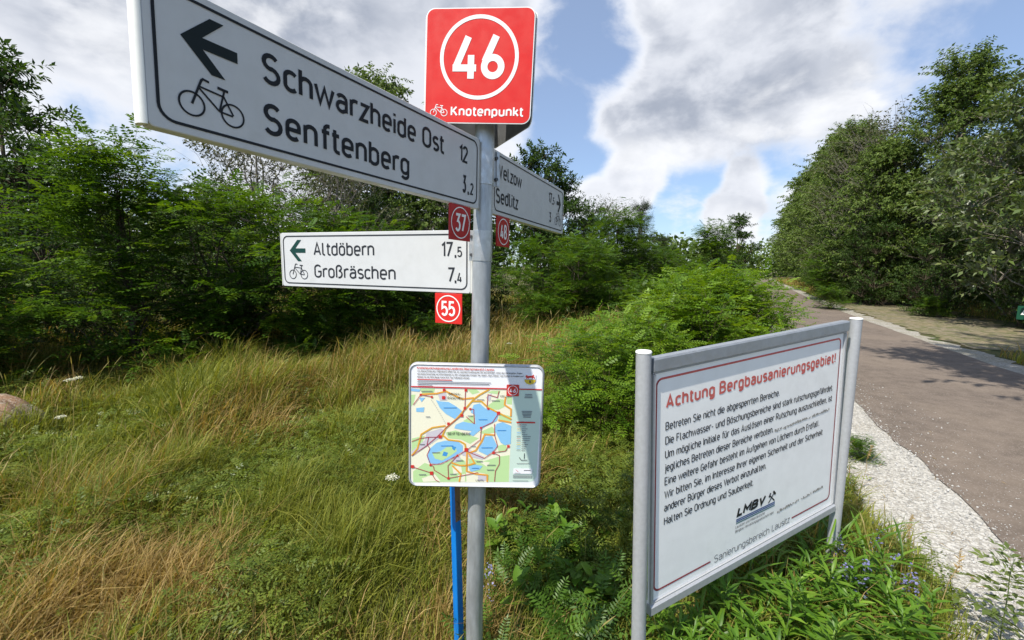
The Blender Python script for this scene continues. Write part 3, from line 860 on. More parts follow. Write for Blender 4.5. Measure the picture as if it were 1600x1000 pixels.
# ------------------------------------------------------------------ warning board
def build_board():
    W, H = 1.298, 1.0
    root = sframe('warning_board', (1.0771, 1.7723, -.7801), 28.14, .10, 2.75, W, H)
    tag(root, 'big white warning board reading Achtung Bergbausanierungsgebiet between two grey metal posts', 'warning board')
    mwi = root.matrix_world.inverted()
    b = MB()
    b.box((.004, .004, .03), (W-.004, .012, H-.04))
    b.build('panel', M['board'], root)
    for z0, z1 in ((H-.052, H), (0, .042)):
        r_ = MB()
        y0, y1 = -.012, .028
        pr = [(y0+.006, z0), (y0, z0+.006), (y0, z1-.006), (y0+.006, z1), (y1-.006, z1), (y1, z1-.006), (y1, z0+.006), (y1-.006, z0)]
        n = len(pr)
        r_.v = [(0.001, p[0], p[1]) for p in pr]+[(W-.001, p[0], p[1]) for p in pr]
        for i in range(n):
            r_.f.append((i, (i+1) % n, n+(i+1) % n, n+i)); r_.mi.append(0)
        r_.f += [tuple(range(n))[::-1], tuple(range(n, 2*n))]; r_.mi += [0, 0]
        r_.box((.002, -.004, z0-.006 if z0 > .5 else z1-.001), (W-.002, .003, z0+.001 if z0 > .5 else z1+.006))
        r_.build('rail', M['rail'] if z0 > .5 else M['alu'], root)
    for sx in (.004, W-.016):
        s_ = MB()
        s_.box((sx, -.006, .05), (sx+.012, .0035, H-.06))
        s_.build('side_channel', M['alu'], root)
    # posts: world positions, the left one leaning a little outward
    for (bx, by, tx, ty, zt) in ((.500, 1.455, .454, 1.452, CAM_H-.292), (1.703, 2.105, 1.700, 2.106, CAM_H-.247)):
        p0, p1 = mwi @ Vector((bx, by, -.3)), mwi @ Vector((tx, ty, zt))
        p = MB()
        p.tube([p0.lerp(p1, i/6) for i in range(7)], [.0262]*7, 28)
        po = p.build('post', M['alu'], root, True)
        c = MB()
        d = (p1-p0).normalized()
        c.tube([p1+d*.0005, p1+d*.004, p1+d*.007], [.0278, .0278, .0255], 28)
        c.build('cap', M['cap_white'], po, True)
    t = MB()
    Y = .0030
    lw = .008
    # border, open at the bottom around the last line
    x0, x1, z0, z1, r_ = .024, 1.262, .080, .921, .03
    o = rr_outline(x0, z0, x1, z1, r_); q = rr_outline(x0+lw, z0+lw, x1-lw, z1-lw, r_-lw)
    n = len(o); pos = [(p[0], Y, p[1]) for p in o]; k = len(t.v)
    t.v += pos+[(p[0], Y, p[1]) for p in q]
    for j in range(n-1):
        if (j+1) % 7 == 0 and j == 20: continue          # the bottom edge is drawn as two pieces
        t.f.append((k+j, k+j+1, k+n+j+1, k+n+j)); t.mi.append(0 if j < 8 else 1)
    t.f.append((k+n-1, k, k+n, k+2*n-1)); t.mi.append(1)
    t.stroke([(x0+r_, z0+lw/2), (.350, z0+lw/2)], lw*.9, Y, 1)
    t.stroke([(.930, z0+lw/2), (x1-r_, z0+lw/2)], lw*.9, Y, 1)
    t.text('Achtung Bergbausanierungsgebiet!', .076, .800, .053, 1.146, Y, 0, .185)
    rows = [('Betreten Sie nicht die abgesperrten Bereiche.', .718, .698), ('Die Flachwasser- und Böschungsbereiche sind stark rutschungsgefährdet.', .6625, 1.140),
            ('Um mögliche Initiale für das Auslösen einer Rutschung auszuschließen, ist', .609, 1.142), ('jegliches Betreten dieser Bereiche verboten.', .5565, .666),
            ('Eine weitere Gefahr besteht im Aufgehen von Löchern durch Erdfall.', .5035, 1.040), ('Wir bitten Sie, im Interesse Ihrer eigenen Sicherheit und der Sicherheit', .450, 1.077),
            ('anderer Bürger dieses Verbot einzuhalten.', .3975, .627), ('Halten Sie Ordnung und Sauberkeit.', .343, .540)]
    for s_, z, w in rows: t.text(s_, .0755, z, .032, w, Y, 2, .125)
    t.text('Sanierungsbereich Lausitz', .374, .068, .034, .540, Y, 3, .085)
    for sgn in (1,):
        t.text('LMBV', .511, .228, .044, .195, Y, 4, .27, .22, gap=-.06)
    for i, (c_, h_) in enumerate(((5, .006), (5, .005), (6, .004))): t.stroke([(.508, .2165-i*.0085), (.784, .2135-i*.0085)], h_, Y, c_)
    # crossed hammers
    t.stroke([(.735, .222), (.776, .262)], .006, Y, 4); t.stroke([(.780, .222), (.742, .258)], .006, Y-.0002, 4)
    t.poly([(.764, .266), (.772, .274), (.790, .256), (.782, .248)], Y-.0003, 4)
    t.poly([(.733, .252), (.745, .270), (.752, .266), (.742, .247)], Y-.0003, 4)
    t.text('Lausitzer und Mitteldeutsche', .506, .177, .0135, .205, Y, 3, .1)
    t.text('Bergbau-Verwaltungsgesellschaft mbH', .506, .157, .0135, .272, Y, 3, .1)
    t.build('lettering', [M['faded_red'], M['dull_red'], M['text_grey'], M['pale_print'], M['black'], mat('blue_stripe', srgb(70, 92, 140), .5), mat('teal_stripe', srgb(24, 96, 92), .5)], root)
    rr = random.Random(5)
    for (xa, xb, z, hh) in ((.752, 1.205, .5625, .012), (.806, 1.19, .158, .013)):
        s_ = MB()
        for i in range(60):
            u = i/60
            xx = xa+(xb-xa)*u
            ww = (xb-xa)/60*rr.uniform(.7, 1.6)
            za = z+(-.006+.010*u)+rr.uniform(-.004, .003)*(1-u*.3); zb = za+hh*rr.uniform(.25, 1.)
            if rr.random() < .12: continue
            s_.poly([(xx, za), (xx+ww, za+rr.uniform(-.002, .002)), (xx+ww, zb), (xx, zb+rr.uniform(-.002, .002))], Y-.0004-i*1e-6, 0)
        s_.build('scratch_mark', M['scratch'], root)
build_board()

# ------------------------------------------------------------------ blue stake
def build_stake():
    root = empty('blue_stake', (-.232, 1.765, 0), R(28))
    tag(root, 'blue painted square wooden stake just left of the steel post', 'stake')
    root.rotation_euler = (0, R(-1.2), R(46))
    b = MB()
    def prism(z0, z1):
        n = 6
        for q in range(n):
            a, c = z0+(z1-z0)*q/n, z0+(z1-z0)*(q+1)/n
            s = .0165
            rim = [(-s+.002, -s), (s-.002, -s), (s, -s+.002), (s, s-.002), (s-.002, s), (-s+.002, s), (-s, s-.002), (-s, -s+.002)]
            V = [(x, y, a) for x, y in rim]+[(x, y, c) for x, y in rim]
            b.add(V, [(i, (i+1) % 8, 8+(i+1) % 8, 8+i) for i in range(8)])
        b.face([(x, y, z1) for x, y in rim])
    prism(-.35, 1.0)
    b.build('shaft', M['blue'], root)
    w = MB()
    w.box((-.0140, -.0172, .548), (.0150, -.0166, .985))
    w.build('bare_wood_patch', M['wood'], root)
    k = MB()
    for (L) in ([(-.006, .645), (.006, .628), (-.005, .612)], [(-.008, .60), (.006, .594), (.002, .578)], [(-.007, .574), (.007, .562), (-.002, .553)]):
        k.stroke(L, .0022, -.0176, 0)
    k.build('pencil_mark', M['black'], root)
build_stake()

# ------------------------------------------------------------------ vegetation
def unit(v): return v/np.maximum(np.linalg.norm(v, axis=-1, keepdims=True), 1e-9)

def basis(D, N):
    """frames with x along D and z close to N"""
    x = unit(D); y = unit(np.cross(N, x)); z = np.cross(x, y)
    return np.stack([x, y, z], -1)                      # columns

def place(tv, tf, P, D, N, S):
    """copies of a small template (verts tv, quads tf) at P, along D, facing N, scaled S"""
    B = basis(D, N)
    V = np.einsum('nij,kj->nki', B, tv)*S[:, None, None]+P[:, None, :]
    k = len(tv)
    F = tf[None]+(np.arange(len(P))*k)[:, None, None]
    return V.reshape(-1, 3), F.reshape(-1, tf.shape[1])

def pinnate(pairs, llen, lwid, seed=0):
    """a feathered leaf of unit length along x, drooping toward its end"""
    rg = np.random.default_rng(seed)
    V = []; F = []
    def leaflet(px, ang, L, W, tip=False):
        k = len(V)
        z0 = -.22*px*px
        c, s = math.cos(ang), math.sin(ang)
        dr = rg.uniform(-.25, -.02)
        for (u, w, zz) in ((0, 0, 0), (.5, -.5, .05), (1, 0, dr), (.5, .5, .05)):
            V.append((px+c*u*L-s*w*W, s*u*L+c*w*W, z0+zz*L))
        F.append((k, k+1, k+2, k+3))
    for i in range(pairs):
        px = .20+.72*i/(pairs-1)
        sz = (1-.35*abs(i/(pairs-1)-.45))
        for sg in (1, -1): leaflet(px, sg*R(rg.uniform(58, 78)), llen*sz*rg.uniform(.85, 1.1), lwid*sz)
    leaflet(.93, R(rg.uniform(-8, 8)), llen*.9, lwid)
    k = len(V)
    V += [(0, -.006, 0), (.5, -.006, -.055), (.5, .006, -.055), (0, .006, 0), (.5, -.006, -.055), (.95, -.003, -.2), (.95, .003, -.2), (.5, .006, -.055)]
    F += [(k, k+1, k+2, k+3), (k+4, k+5, k+6, k+7)]
    return np.array(V), np.array(F)

def simple_leaf(w, bend=.18):
    V = np.array([(0, 0, 0), (.45, -w/2, .04), (1, 0, -bend), (.45, w/2, .04)])
    return V, np.array([(0, 1, 2, 3)])

def tubes(paths, sides=5):
    """paths: list of (points, radii)"""
    V = []; F = []; k = 0
    for pts, rad in paths:
        pts = np.asarray(pts, float); n = len(pts)
        T = unit(np.gradient(pts, axis=0))
        ref = np.where(np.abs(T[:, :1]) < .8, [[1., 0, 0]], [[0, 1., 0]])
        U = unit(np.cross(T, ref)); W = np.cross(T, U)
        a = np.arange(sides)*2*math.pi/sides
        ring = pts[:, None]+(U[:, None]*np.cos(a)[None, :, None]+W[:, None]*np.sin(a)[None, :, None])*np.asarray(rad)[:, None, None]
        V.append(ring.reshape(-1, 3))
        i, j = np.meshgrid(np.arange(n-1), np.arange(sides), indexing='ij')
        p = k+i*sides+j; q = k+i*sides+(j+1) % sides
        F.append(np.stack([p, q, q+sides, p+sides], -1).reshape(-1, 4))
        k += n*sides
    return np.concatenate(V), np.concatenate(F)

def curve3(a, b, sag, rg, n=6, wob=.05):
    t = np.linspace(0, 1, n)[:, None]
    L = np.linalg.norm(np.array(b)-a)
    p = np.array(a)+(np.array(b)-np.array(a))*t
    p[:, 2] += (sag*L*4*t*(1-t))[:, 0]
    w = rg.normal(0, wob*L, (n, 3)); w[0] = 0; w[-1] = 0
    return p+w

def colours(n, base, dark, light, rg, k=1.):
    """natural spread of leaf colour, leaf by leaf"""
    t = np.clip(rg.normal(.5, .24*k, n), 0, 1)[:, None]
    base, dark, light = map(np.array, (base, dark, light))
    c = np.where(t < .5, dark+(base-dark)*t*2, base+(light-base)*(t-.5)*2)
    return c*rg.uniform(.88, 1.12, (n, 1))

def grow(seed, H, Rd, lobes, twigs, leaves, kind, leafsize, cols, trunk_r=.06, z0=.25, profile=None, lobe_r=.42, droop=0., up=.35, twig_len=.4, bare=0., stems=1, flat=.75, lean=(0, 0), ang=0.):
    """tree or shrub at the origin: returns (wood mesh, leaf mesh)"""
    rg = np.random.default_rng(seed)
    prof = profile or (lambda t: math.sin(math.pi*min(1, .18+.82*t))**.7)
    wood = []
    tops = []
    for s_ in range(stems):
        off = rg.normal(0, Rd*.30, 2) if stems > 1 else np.array(lean)*H
        a = rg.uniform(-.06, .06, 2)*(stems > 1)
        pts = curve3((a[0], a[1], -.15), (off[0], off[1], H*(.90 if stems == 1 else rg.uniform(.6, .92))), 0, rg, 8, .012)
        wood.append((pts, np.linspace(trunk_r, trunk_r*.18, 8)))
        tops.append(pts)
    LC = []
    for i in range(lobes):
        t = z0+(1-z0)*((i+.5)/lobes)
        t = min(1, t+rg.uniform(-.05, .05))
        rr = Rd*prof((t-z0)/(1-z0))
        th = i*2.399+rg.uniform(-.5, .5)+ang
        lr = Rd*lobe_r*rg.uniform(.75, 1.25)*(.6+.4*prof((t-z0)/(1-z0)))
        rad = max(0, rr-lr*.7)*rg.uniform(.55, 1.05)
        tp = tops[i % stems]
        z = H*t-lr*.35
        k = int(np.clip(np.interp(z*.8, tp[:, 2], np.arange(len(tp))), 0, len(tp)-1))
        c = np.array([tp[k, 0]*.7+rad*math.cos(th), tp[k, 1]*.7+rad*math.sin(th), z])
        LC.append((c, lr))
        q = curve3(tp[max(0, k-1)], c, .06, rg, 6, .035)
        wood.append((q, np.linspace(trunk_r*.38, trunk_r*.12, 6)))
    P = []; D = []
    for c, lr in LC:
        d = unit(rg.normal(0, 1, (twigs, 3)))
        d[:, 2] = np.abs(d[:, 2])*.9-.30*rg.random(twigs)
        d = unit(d)
        base = c+d*lr*rg.uniform(.15, .85, (twigs, 1))*np.array([1, 1, flat])
        out = unit(d*np.array([1, 1, .5])+np.array([0, 0, up])+rg.normal(0, .25, (twigs, 3)))
        L = twig_len*rg.uniform(.6, 1.3, twigs)
        for i in range(twigs):
            tip = base[i]+out[i]*L[i]; tip[2] -= droop*L[i]
            tw = curve3(base[i], tip, .10+.12*droop, rg, 4, .04)
            if i % 3 == 0:
                wood.append((curve3(c-np.array([0, 0, lr*.3]), base[i], .05, rg, 4, .03), np.linspace(trunk_r*.10, trunk_r*.05, 4)))
            wood.append((tw, np.linspace(max(.0022, trunk_r*.055), .0012, 4)))
            if rg.random() < bare: continue
            n = max(1, int(leaves*rg.uniform(.7, 1.3)))
            s = np.linspace(.12, 1, n)
            pos = np.stack([np.interp(s*3, range(4), tw[:, j]) for j in range(3)], -1)
            td = unit(tip-base[i])
            ph = np.arange(n)*2.4+rg.uniform(0, 6.3)
            side = unit(np.cross(td, rg.normal(0, 1, 3)))
            side2 = np.cross(td, side)
            ld = unit(side[None]*np.cos(ph)[:, None]+side2[None]*np.sin(ph)[:, None]+td[None]*(.25+.9*s[:, None])+rg.normal(0, .18, (n, 3)))
            P.append(pos); D.append(ld)
    P = np.concatenate(P); D = np.concatenate(D)
    n = len(P)
    if kind == 'pinnate':
        D[:, 2] *= .30
        D[:, 2] += .05
        N = unit(np.array([0, 0, 1.])+rg.normal(0, .22, (n, 3)))
        temps = [pinnate(5, .26, .125, 1), pinnate(6, .23, .11, 2), pinnate(5, .28, .14, 3)]
    elif kind == 'hang':
        D[:, 2] -= .7
        N = unit(rg.normal(0, 1, (n, 3))+np.array([0, 0, .5]))
        temps = [simple_leaf(.40), simple_leaf(.48)]
    elif kind == 'needle':
        N = unit(rg.normal(0, 1, (n, 3)))
        temps = [simple_leaf(.05)]
    else:
        N = unit(np.array([0, 0, 1.1])+rg.normal(0, .55, (n, 3)))
        temps = [simple_leaf(.46, .10), simple_leaf(.38, .25)]
    S = leafsize*rg.uniform(.7, 1.25, n)
    D = unit(D)
    c = colours(n, *cols, rg)
    which = rg.integers(0, len(temps), n)
    Vs = []; Fs = []; Cs = []; k = 0
    for t_, (tv, tf) in enumerate(temps):
        m_ = which == t_
        if not m_.any(): continue
        V, F = place(tv, tf, P[m_], D[m_], N[m_], S[m_])
        Vs.append(V); Fs.append(F+k); Cs.append(np.repeat(c[m_], len(tv), 0)); k += len(V)
    V, F = tubes(wood, 5)
    wm = mesh_np('wood', V, F, smooth=True)
    lm = mesh_np('leaves', np.concatenate(Vs), np.concatenate(Fs), col=np.concatenate(Cs))
    return wm, lm

bark = mat('bark', (.10, .078, .055), .9, vary=.4, vscale=18, bump=.5, bscale=40, spec=.2)
bark_grey = mat('grey_bark', (.20, .18, .15), .9, vary=.35, vscale=18, bump=.5, bscale=40, spec=.2)
bark_green = mat('young_bark', (.12, .10, .05), .8, vary=.3, vscale=18, spec=.25)
LM = leaf_mat('leaf', .42, .42, (1.3, 1.2, .4))
LM_wax = leaf_mat('waxy_leaf', .30, .38, spec=.5, backpale=(.16, .19, .12))
LM_dull = leaf_mat('dull_leaf', .30, .6, spec=.25)
LM_needle = leaf_mat('needle', .12, .6, spec=.25)
for m_ in (LM, LM_wax, LM_dull, LM_needle): pass

ROB = ((.070, .150, .014), (.034, .085, .010), (.140, .235, .020))
BRI = ((.130, .240, .016), (.065, .145, .012), (.225, .345, .028))
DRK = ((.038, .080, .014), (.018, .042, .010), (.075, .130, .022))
WIL = ((.095, .152, .024), (.048, .085, .016), (.175, .235, .050))
ELM = ((.085, .135, .028), (.045, .080, .016), (.180, .215, .080))
BIR = ((.075, .085, .030), (.045, .055, .022), (.120, .120, .055))
PIN = ((.022, .045, .016), (.014, .030, .012), (.038, .066, .022))

PROTO = {}
def proto(key, wood_mat, leafmat, **kw):
    w, l = grow(**kw)
    w.materials.append(wood_mat); l.materials.append(leafmat)
    PROTO[key] = (w, l)

umb = lambda t: .22+.80*math.sin(math.pi*min(1, .03+.93*t))**.9
dome = lambda t: math.sin(math.pi*min(1, .22+.78*t))**.6
cone = lambda t: max(.12, 1-t)**.8
tall = lambda t: math.sin(math.pi*min(1, .30+.70*t))**.55
proto('rob_a', bark, LM, seed=1, H=3.6, Rd=1.55, lobes=24, twigs=12, leaves=9, kind='pinnate', leafsize=.30, cols=ROB, trunk_r=.05, z0=.14, profile=cone, up=.22, twig_len=.55, flat=.35, lobe_r=.40)
proto('rob_b', bark, LM, seed=2, H=3.0, Rd=1.6, lobes=25, twigs=12, leaves=9, kind='pinnate', leafsize=.30, cols=ROB, trunk_r=.05, z0=.18, profile=umb, up=.14, twig_len=.55, flat=.32, lobe_r=.40)
proto('rob_c', bark, LM, seed=3, H=2.6, Rd=1.5, lobes=22, twigs=12, leaves=9, kind='pinnate', leafsize=.29, cols=ROB, trunk_r=.045, z0=.16, profile=umb, up=.20, twig_len=.5, stems=3, flat=.32, lobe_r=.40)
proto('shr_a', bark_green, LM, seed=4, H=1.3, Rd=.85, lobes=12, twigs=15, leaves=9, kind='pinnate', leafsize=.20, cols=BRI, trunk_r=.016, z0=.12, profile=dome, up=.5, twig_len=.32, stems=4)
proto('shr_b', bark_green, LM, seed=5, H=1.2, Rd=.95, lobes=12, twigs=16, leaves=9, kind='pinnate', leafsize=.20, cols=BRI, trunk_r=.016, z0=.10, profile=dome, up=.6, twig_len=.34, stems=5)
proto('und', bark_green, LM, seed=6, H=1.2, Rd=.9, lobes=10, twigs=14, leaves=9, kind='pinnate', leafsize=.22, cols=ROB, trunk_r=.016, z0=.06, profile=dome, up=.4, twig_len=.34, stems=4)
proto('wil_a', bark_grey, LM_dull, seed=7, H=8.5, Rd=2.7, lobes=40, twigs=50, leaves=22, kind='hang', leafsize=.145, cols=WIL, trunk_r=.10, z0=.08, profile=lambda t: .50+.50*math.sin(math.pi*min(1, .05+.85*t))**.8 if t < .6 else math.sin(math.pi*min(1, .30+.70*t))**.55, lobe_r=.40, up=.25, twig_len=.85, droop=.25)
proto('wil_b', bark_grey, LM_dull, seed=8, H=10., Rd=2.6, lobes=42, twigs=50, leaves=22, kind='hang', leafsize=.145, cols=WIL, trunk_r=.12, z0=.08, profile=lambda t: max(.16, math.sin(math.pi*min(1, .34+.66*t)))**.75, lobe_r=.36, up=.55, twig_len=.85, droop=.0)
proto('shade', bark_grey, LM_dull, seed=15, H=11., Rd=2.9, lobes=28, twigs=46, leaves=18, kind='hang', leafsize=.19, cols=WIL, trunk_r=.15, z0=.45, profile=dome, lobe_r=.36, up=.3, twig_len=.8)
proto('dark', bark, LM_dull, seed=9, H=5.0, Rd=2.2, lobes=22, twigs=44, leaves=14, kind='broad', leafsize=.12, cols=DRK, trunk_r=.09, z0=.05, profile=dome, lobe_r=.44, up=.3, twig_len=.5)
proto('elm', bark_grey, LM_wax, seed=10, H=6.4, Rd=2.5, lobes=30, twigs=34, leaves=16, kind='broad', leafsize=.16, cols=ELM, trunk_r=.10, z0=.20, profile=dome, lobe_r=.36, up=.25, twig_len=.6, droop=.15)
proto('bir', bark_grey, LM_dull, seed=11, H=5.0, Rd=1.9, lobes=22, twigs=38, leaves=11, kind='hang', leafsize=.085, cols=BIR, trunk_r=.07, z0=.15, profile=dome, lobe_r=.42, up=.7, twig_len=.85, droop=.1, bare=.35)
proto('airy', bark, LM_dull, seed=12, H=6.0, Rd=1.9, lobes=14, twigs=30, leaves=16, kind='broad', leafsize=.15, cols=DRK, trunk_r=.08, z0=.35, profile=dome, lobe_r=.40, up=.35, twig_len=.45)
proto('pin', bark, LM_needle, seed=13, H=5.0, Rd=1.5, lobes=26, twigs=26, leaves=26, kind='needle', leafsize=.16, cols=PIN, trunk_r=.08, z0=.15, profile=cone, lobe_r=.30, up=.25, twig_len=.4)

def tree(key, x, y, s, rz, label, name='tree', cat='tree', group=None, sz=None, parts=('trunk', 'crown'), z=None):
    zb = float(hgt(x, y)) if z is None else z
    o = empty(name, (x, y, zb-.02), rz)
    sz = sz or s
    o.scale = (s, s, sz)
    tag(o, label, cat, group)
    for me, nm in zip(PROTO[key], parts):
        c = bpy.data.objects.new(nm, me)
        COL.objects.link(c)
        c.parent = o
    return o

def at(px, Y): return px_x(px)*Y
def px_x(px): return (px-800)/FPX*1.0

TREES = [
 # left thicket, front row
 ('rob_b', -8.3, 6.2, .68, .3, 'bushy locust tree at the far left edge, above the boulder', 'locust_tree'),
 ('rob_a', -5.65, 6.3, .92, 1.2, 'pointed locust tree with light top against the sky, left of the big arrow sign', 'locust_tree'),
 ('rob_c', -4.75, 7.0, 1.12, 2.2, 'low spreading locust tree under the bicycle symbol of the big sign', 'locust_tree'),
 ('rob_b', -3.45, 8.5, .88, 4.0, 'locust tree right behind the Altdöbern sign', 'locust_tree'),
 ('rob_c', -6.9, 5.2, .72, 5.2, 'shaded small locust tree behind the boulder at the left edge', 'locust_tree'),
 ('rob_b', -7.95, 5.0, .95, .9, 'locust tree just outside the left edge, shading the ground by the boulder', 'locust_tree'),
 ('rob_c', -1.6, 10.4, .82, 3.3, 'shady locust tree behind the post between plates 37 and 55', 'locust_tree'),
 # left thicket, behind
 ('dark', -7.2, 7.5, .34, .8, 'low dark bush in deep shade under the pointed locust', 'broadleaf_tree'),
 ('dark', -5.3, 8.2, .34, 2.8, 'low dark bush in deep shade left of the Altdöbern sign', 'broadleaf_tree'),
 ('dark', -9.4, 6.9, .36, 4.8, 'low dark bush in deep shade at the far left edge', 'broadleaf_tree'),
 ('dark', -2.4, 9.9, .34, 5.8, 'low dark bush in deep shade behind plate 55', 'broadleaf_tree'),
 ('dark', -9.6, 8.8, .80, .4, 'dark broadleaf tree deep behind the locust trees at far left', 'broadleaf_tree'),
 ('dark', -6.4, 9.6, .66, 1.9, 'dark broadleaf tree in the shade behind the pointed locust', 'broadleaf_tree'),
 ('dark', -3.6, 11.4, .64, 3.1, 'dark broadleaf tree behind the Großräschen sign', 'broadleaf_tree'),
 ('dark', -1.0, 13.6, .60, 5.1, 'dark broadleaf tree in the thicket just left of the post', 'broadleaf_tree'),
 ('airy', -11.3, 9.9, 1.0, 2.6, 'thin dark tree with drooping twigs against the sky at the upper left', 'airy_tree'),
 ('bir', -6.1, 10.6, 1.02, .9, 'half bare grey birch with dry twigs below the Schwarzheide sign', 'birch'),
 ('bir', -4.2, 10.4, .92, 2.9, 'pale dry birch behind the middle of the Schwarzheide sign', 'birch'),
 ('wil_a', -4.4, 14.2, .86, 4.4, 'tall drooping birch whose top shows over the big arrow sign', 'tall_birch'),
 ('wil_a', -2.2, 14.4, .74, 1.1, 'drooping birch just left of the red 46 sign', 'tall_birch'),
 # centre group
 ('rob_c', .75, 12.0, .92, .4, 'locust shrub tree right of the post under plate 48', 'locust_tree'),
 ('rob_b', 2.1, 12.8, .80, 1.5, 'round locust tree below the end of the Sedlitz sign', 'locust_tree'),
 ('rob_a', 3.7, 15.4, .98, 2.6, 'taller locust tree right of the Sedlitz sign', 'locust_tree'),
 ('rob_b', 4.9, 16.2, .82, 3.7, 'locust tree in the middle of the far row, before the pine', 'locust_tree'),
 ('rob_c', 6.4, 17.2, .84, 4.8, 'low locust tree behind the crown of the bright bush', 'locust_tree'),
 ('rob_a', 9.4, 20.2, .98, 5.6, 'locust tree standing alone at the right end of the far row', 'locust_tree'),
 ('airy', .95, 16.6, .98, .2, 'dark airy tree rising above the Welzow sign against the sky', 'airy_tree'),
 ('airy', 2.0, 17.6, .84, 2.0, 'dark airy tree at the right tip of the Welzow sign', 'airy_tree'),
 ('dark', 3.6, 20.0, .84, 1.0, 'dark round tree behind the taller locust', 'broadleaf_tree'),
 ('bir', 4.8, 22.0, .94, 3.0, 'bare twiggy grey birch above the far row', 'birch'),
 ('pin', 6.9, 23.5, 1.02, 1.4, 'dark pine rising over the middle of the far row', 'pine_tree'),
 ('pin', 8.6, 25.0, .68, 3.4, 'small pointed pine beside the taller pine', 'pine_tree'),
 ('airy', 14.2, 27.5, .80, 4.0, 'slender dark tree beside the road gap', 'airy_tree'),
 ('dark', 7.6, 21.0, .52, 2.0, 'dark bush tree between the pine and the lone locust', 'broadleaf_tree'),
 ('dark', 12.2, 26.0, .50, 4.2, 'low dark tree left of the slender tree at the road gap', 'broadleaf_tree'),
 # right row along the road
 ('wil_a', 67.5, 105.5, 1.65, .2, 'farthest willow where the road vanishes, at the left end of the right row', 'willow'),
 ('wil_a', 54.8, 83.5, 1.70, 1.1, 'willow second from the left end of the right row, far down the road', 'willow'),
 ('wil_a', 45.0, 66.0, 1.70, 2.1, 'grey green willow third from the left end of the right row', 'willow'),
 ('wil_a', 37.7, 53.4, 1.68, 3.1, 'grey green willow beside the far stretch of the road, fourth from the left end', 'willow'),
 ('wil_a', 31.4, 42.4, 1.66, 1.4, 'big dense willow leaning over the far road', 'willow'),
 ('wil_a', 27.4, 36.1, 1.42, 2.6, 'dense willow right of the one leaning over the far road', 'willow'),
 ('wil_a', 23.3, 30.3, 1.25, 5.6, 'dense willow left of the sparse topped willow', 'willow'),
 ('wil_b', 19.9, 26.0, .95, 3.8, 'willow with sparse top in the middle of the right row', 'willow'),
 ('bir', 18.7, 22.6, 1.80, 5.0, 'twiggy half bare birch leaning over the right row', 'birch'),
 ('wil_b', 18.7, 18.9, 1.0, .6, 'tallest willow of the right row', 'willow'),
 ('wil_a', 17.4, 20.6, .86, 4.1, 'willow filling the row just left of the tallest one', 'willow'),
 ('elm', 14.9, 11.4, 1.20, 1.8, 'silvery leaved tree at the right edge over the paved strip', 'silvery_tree'),
 ('elm', 17.4, 14.8, 1.15, 3.9, 'silvery leaved tree behind the one at the right edge', 'silvery_tree'),
 ('dark', 16.4, 19.6, .80, 2.2, 'dark green tree in the shade under the tallest willow', 'broadleaf_tree'),
 ('dark', 15.3, 15.4, .62, 4.5, 'dark bush tree in the shade behind the paved strip', 'broadleaf_tree'),
 ('dark', 18.4, 24.2, .86, .9, 'dark green tree low in the middle of the right row', 'broadleaf_tree'),
 ('rob_b', 17.0, 22.6, 1.0, 1.1, 'locust tree leaning out beside the road in the right row', 'locust_tree'),
 ('dark', 14.6, 11.9, .46, 5.5, 'dark shaded bush tree at the right edge below the silvery tree', 'broadleaf_tree'),
 ('shade', 6.7, 2.3, 1.2, 2.0, 'tall willow right of the road just outside the picture, shading the road edge', 'willow'),
]
for key, x, y, s, rz, label, name in TREES: tree(key, x, y, s, rz, label, name)

SHRUBS = [
 # the bright bush along the near side of the road
 ('shr_a', .84, 4.1, .74, .2, 'bright green young locust shrub just left of the warning board', 0),
 ('shr_b', 1.25, 4.75, .80, 1.0, 'bright locust shrub behind the left post of the warning board', 0),
 ('shr_a', 1.8, 5.6, .60, 2.0, 'light green low locust shrub at the back of the bush, left side', 0),
 ('shr_b', 2.25, 5.5, 1.02, 3.0, 'bright locust shrub behind the top rail of the board, left half', 0),
 ('shr_a', 2.75, 6.2, 1.12, 4.0, 'bright locust shrub behind the top rail of the board, middle', 0),
 ('shr_b', 3.35, 6.8, 1.18, 5.0, 'tall bright locust shrub forming the top of the roadside bush', 0),
 ('shr_a', 3.65, 7.3, 1.12, .6, 'bright locust shrub at the right end of the bush by the road', 0),
 ('shr_b', 4.35, 8.6, .92, 3.2, 'farthest bright shrub of the roadside bush', 0),
 # undergrowth
 ('und', -3.45, 7.25, .72, .3, 'sunlit locust sapling in front of the dark thicket below the Großräschen sign', 1),
 ('und', -1.55, 8.3, .55, 1.3, 'small leafy sapling at the meadow edge left of plate 55', 1),
 ('und', .95, 10.6, .80, 2.3, 'locust sapling at the meadow edge right of the post', 1),
 ('und', 2.7, 11.6, .92, 3.3, 'locust sapling before the round locust tree', 1),
 ('und', 4.1, 13.4, .95, 4.3, 'locust sapling at the foot of the far row behind the bush', 1),
 ('und', -7.6, 4.95, .80, 5.3, 'dim leafy shrub at the left edge above the boulder', 1),
 ('und', 13.0, 17.4, .75, 1.3, 'leafy shrub in the shade where the paved strip ends', 1),
 ('und', 14.6, 14.9, .55, 2.0, 'low shrub in the dark at the back of the paved strip', 1),
]
for key, x, y, s, rz, label, g_ in SHRUBS:
    tree(key, x, y, s, rz, label, 'locust_shrub' if g_ == 0 else 'sapling', 'shrub', 'shrubs of the bright bush by the road' if g_ == 0 else None, parts=('stem', 'foliage'))

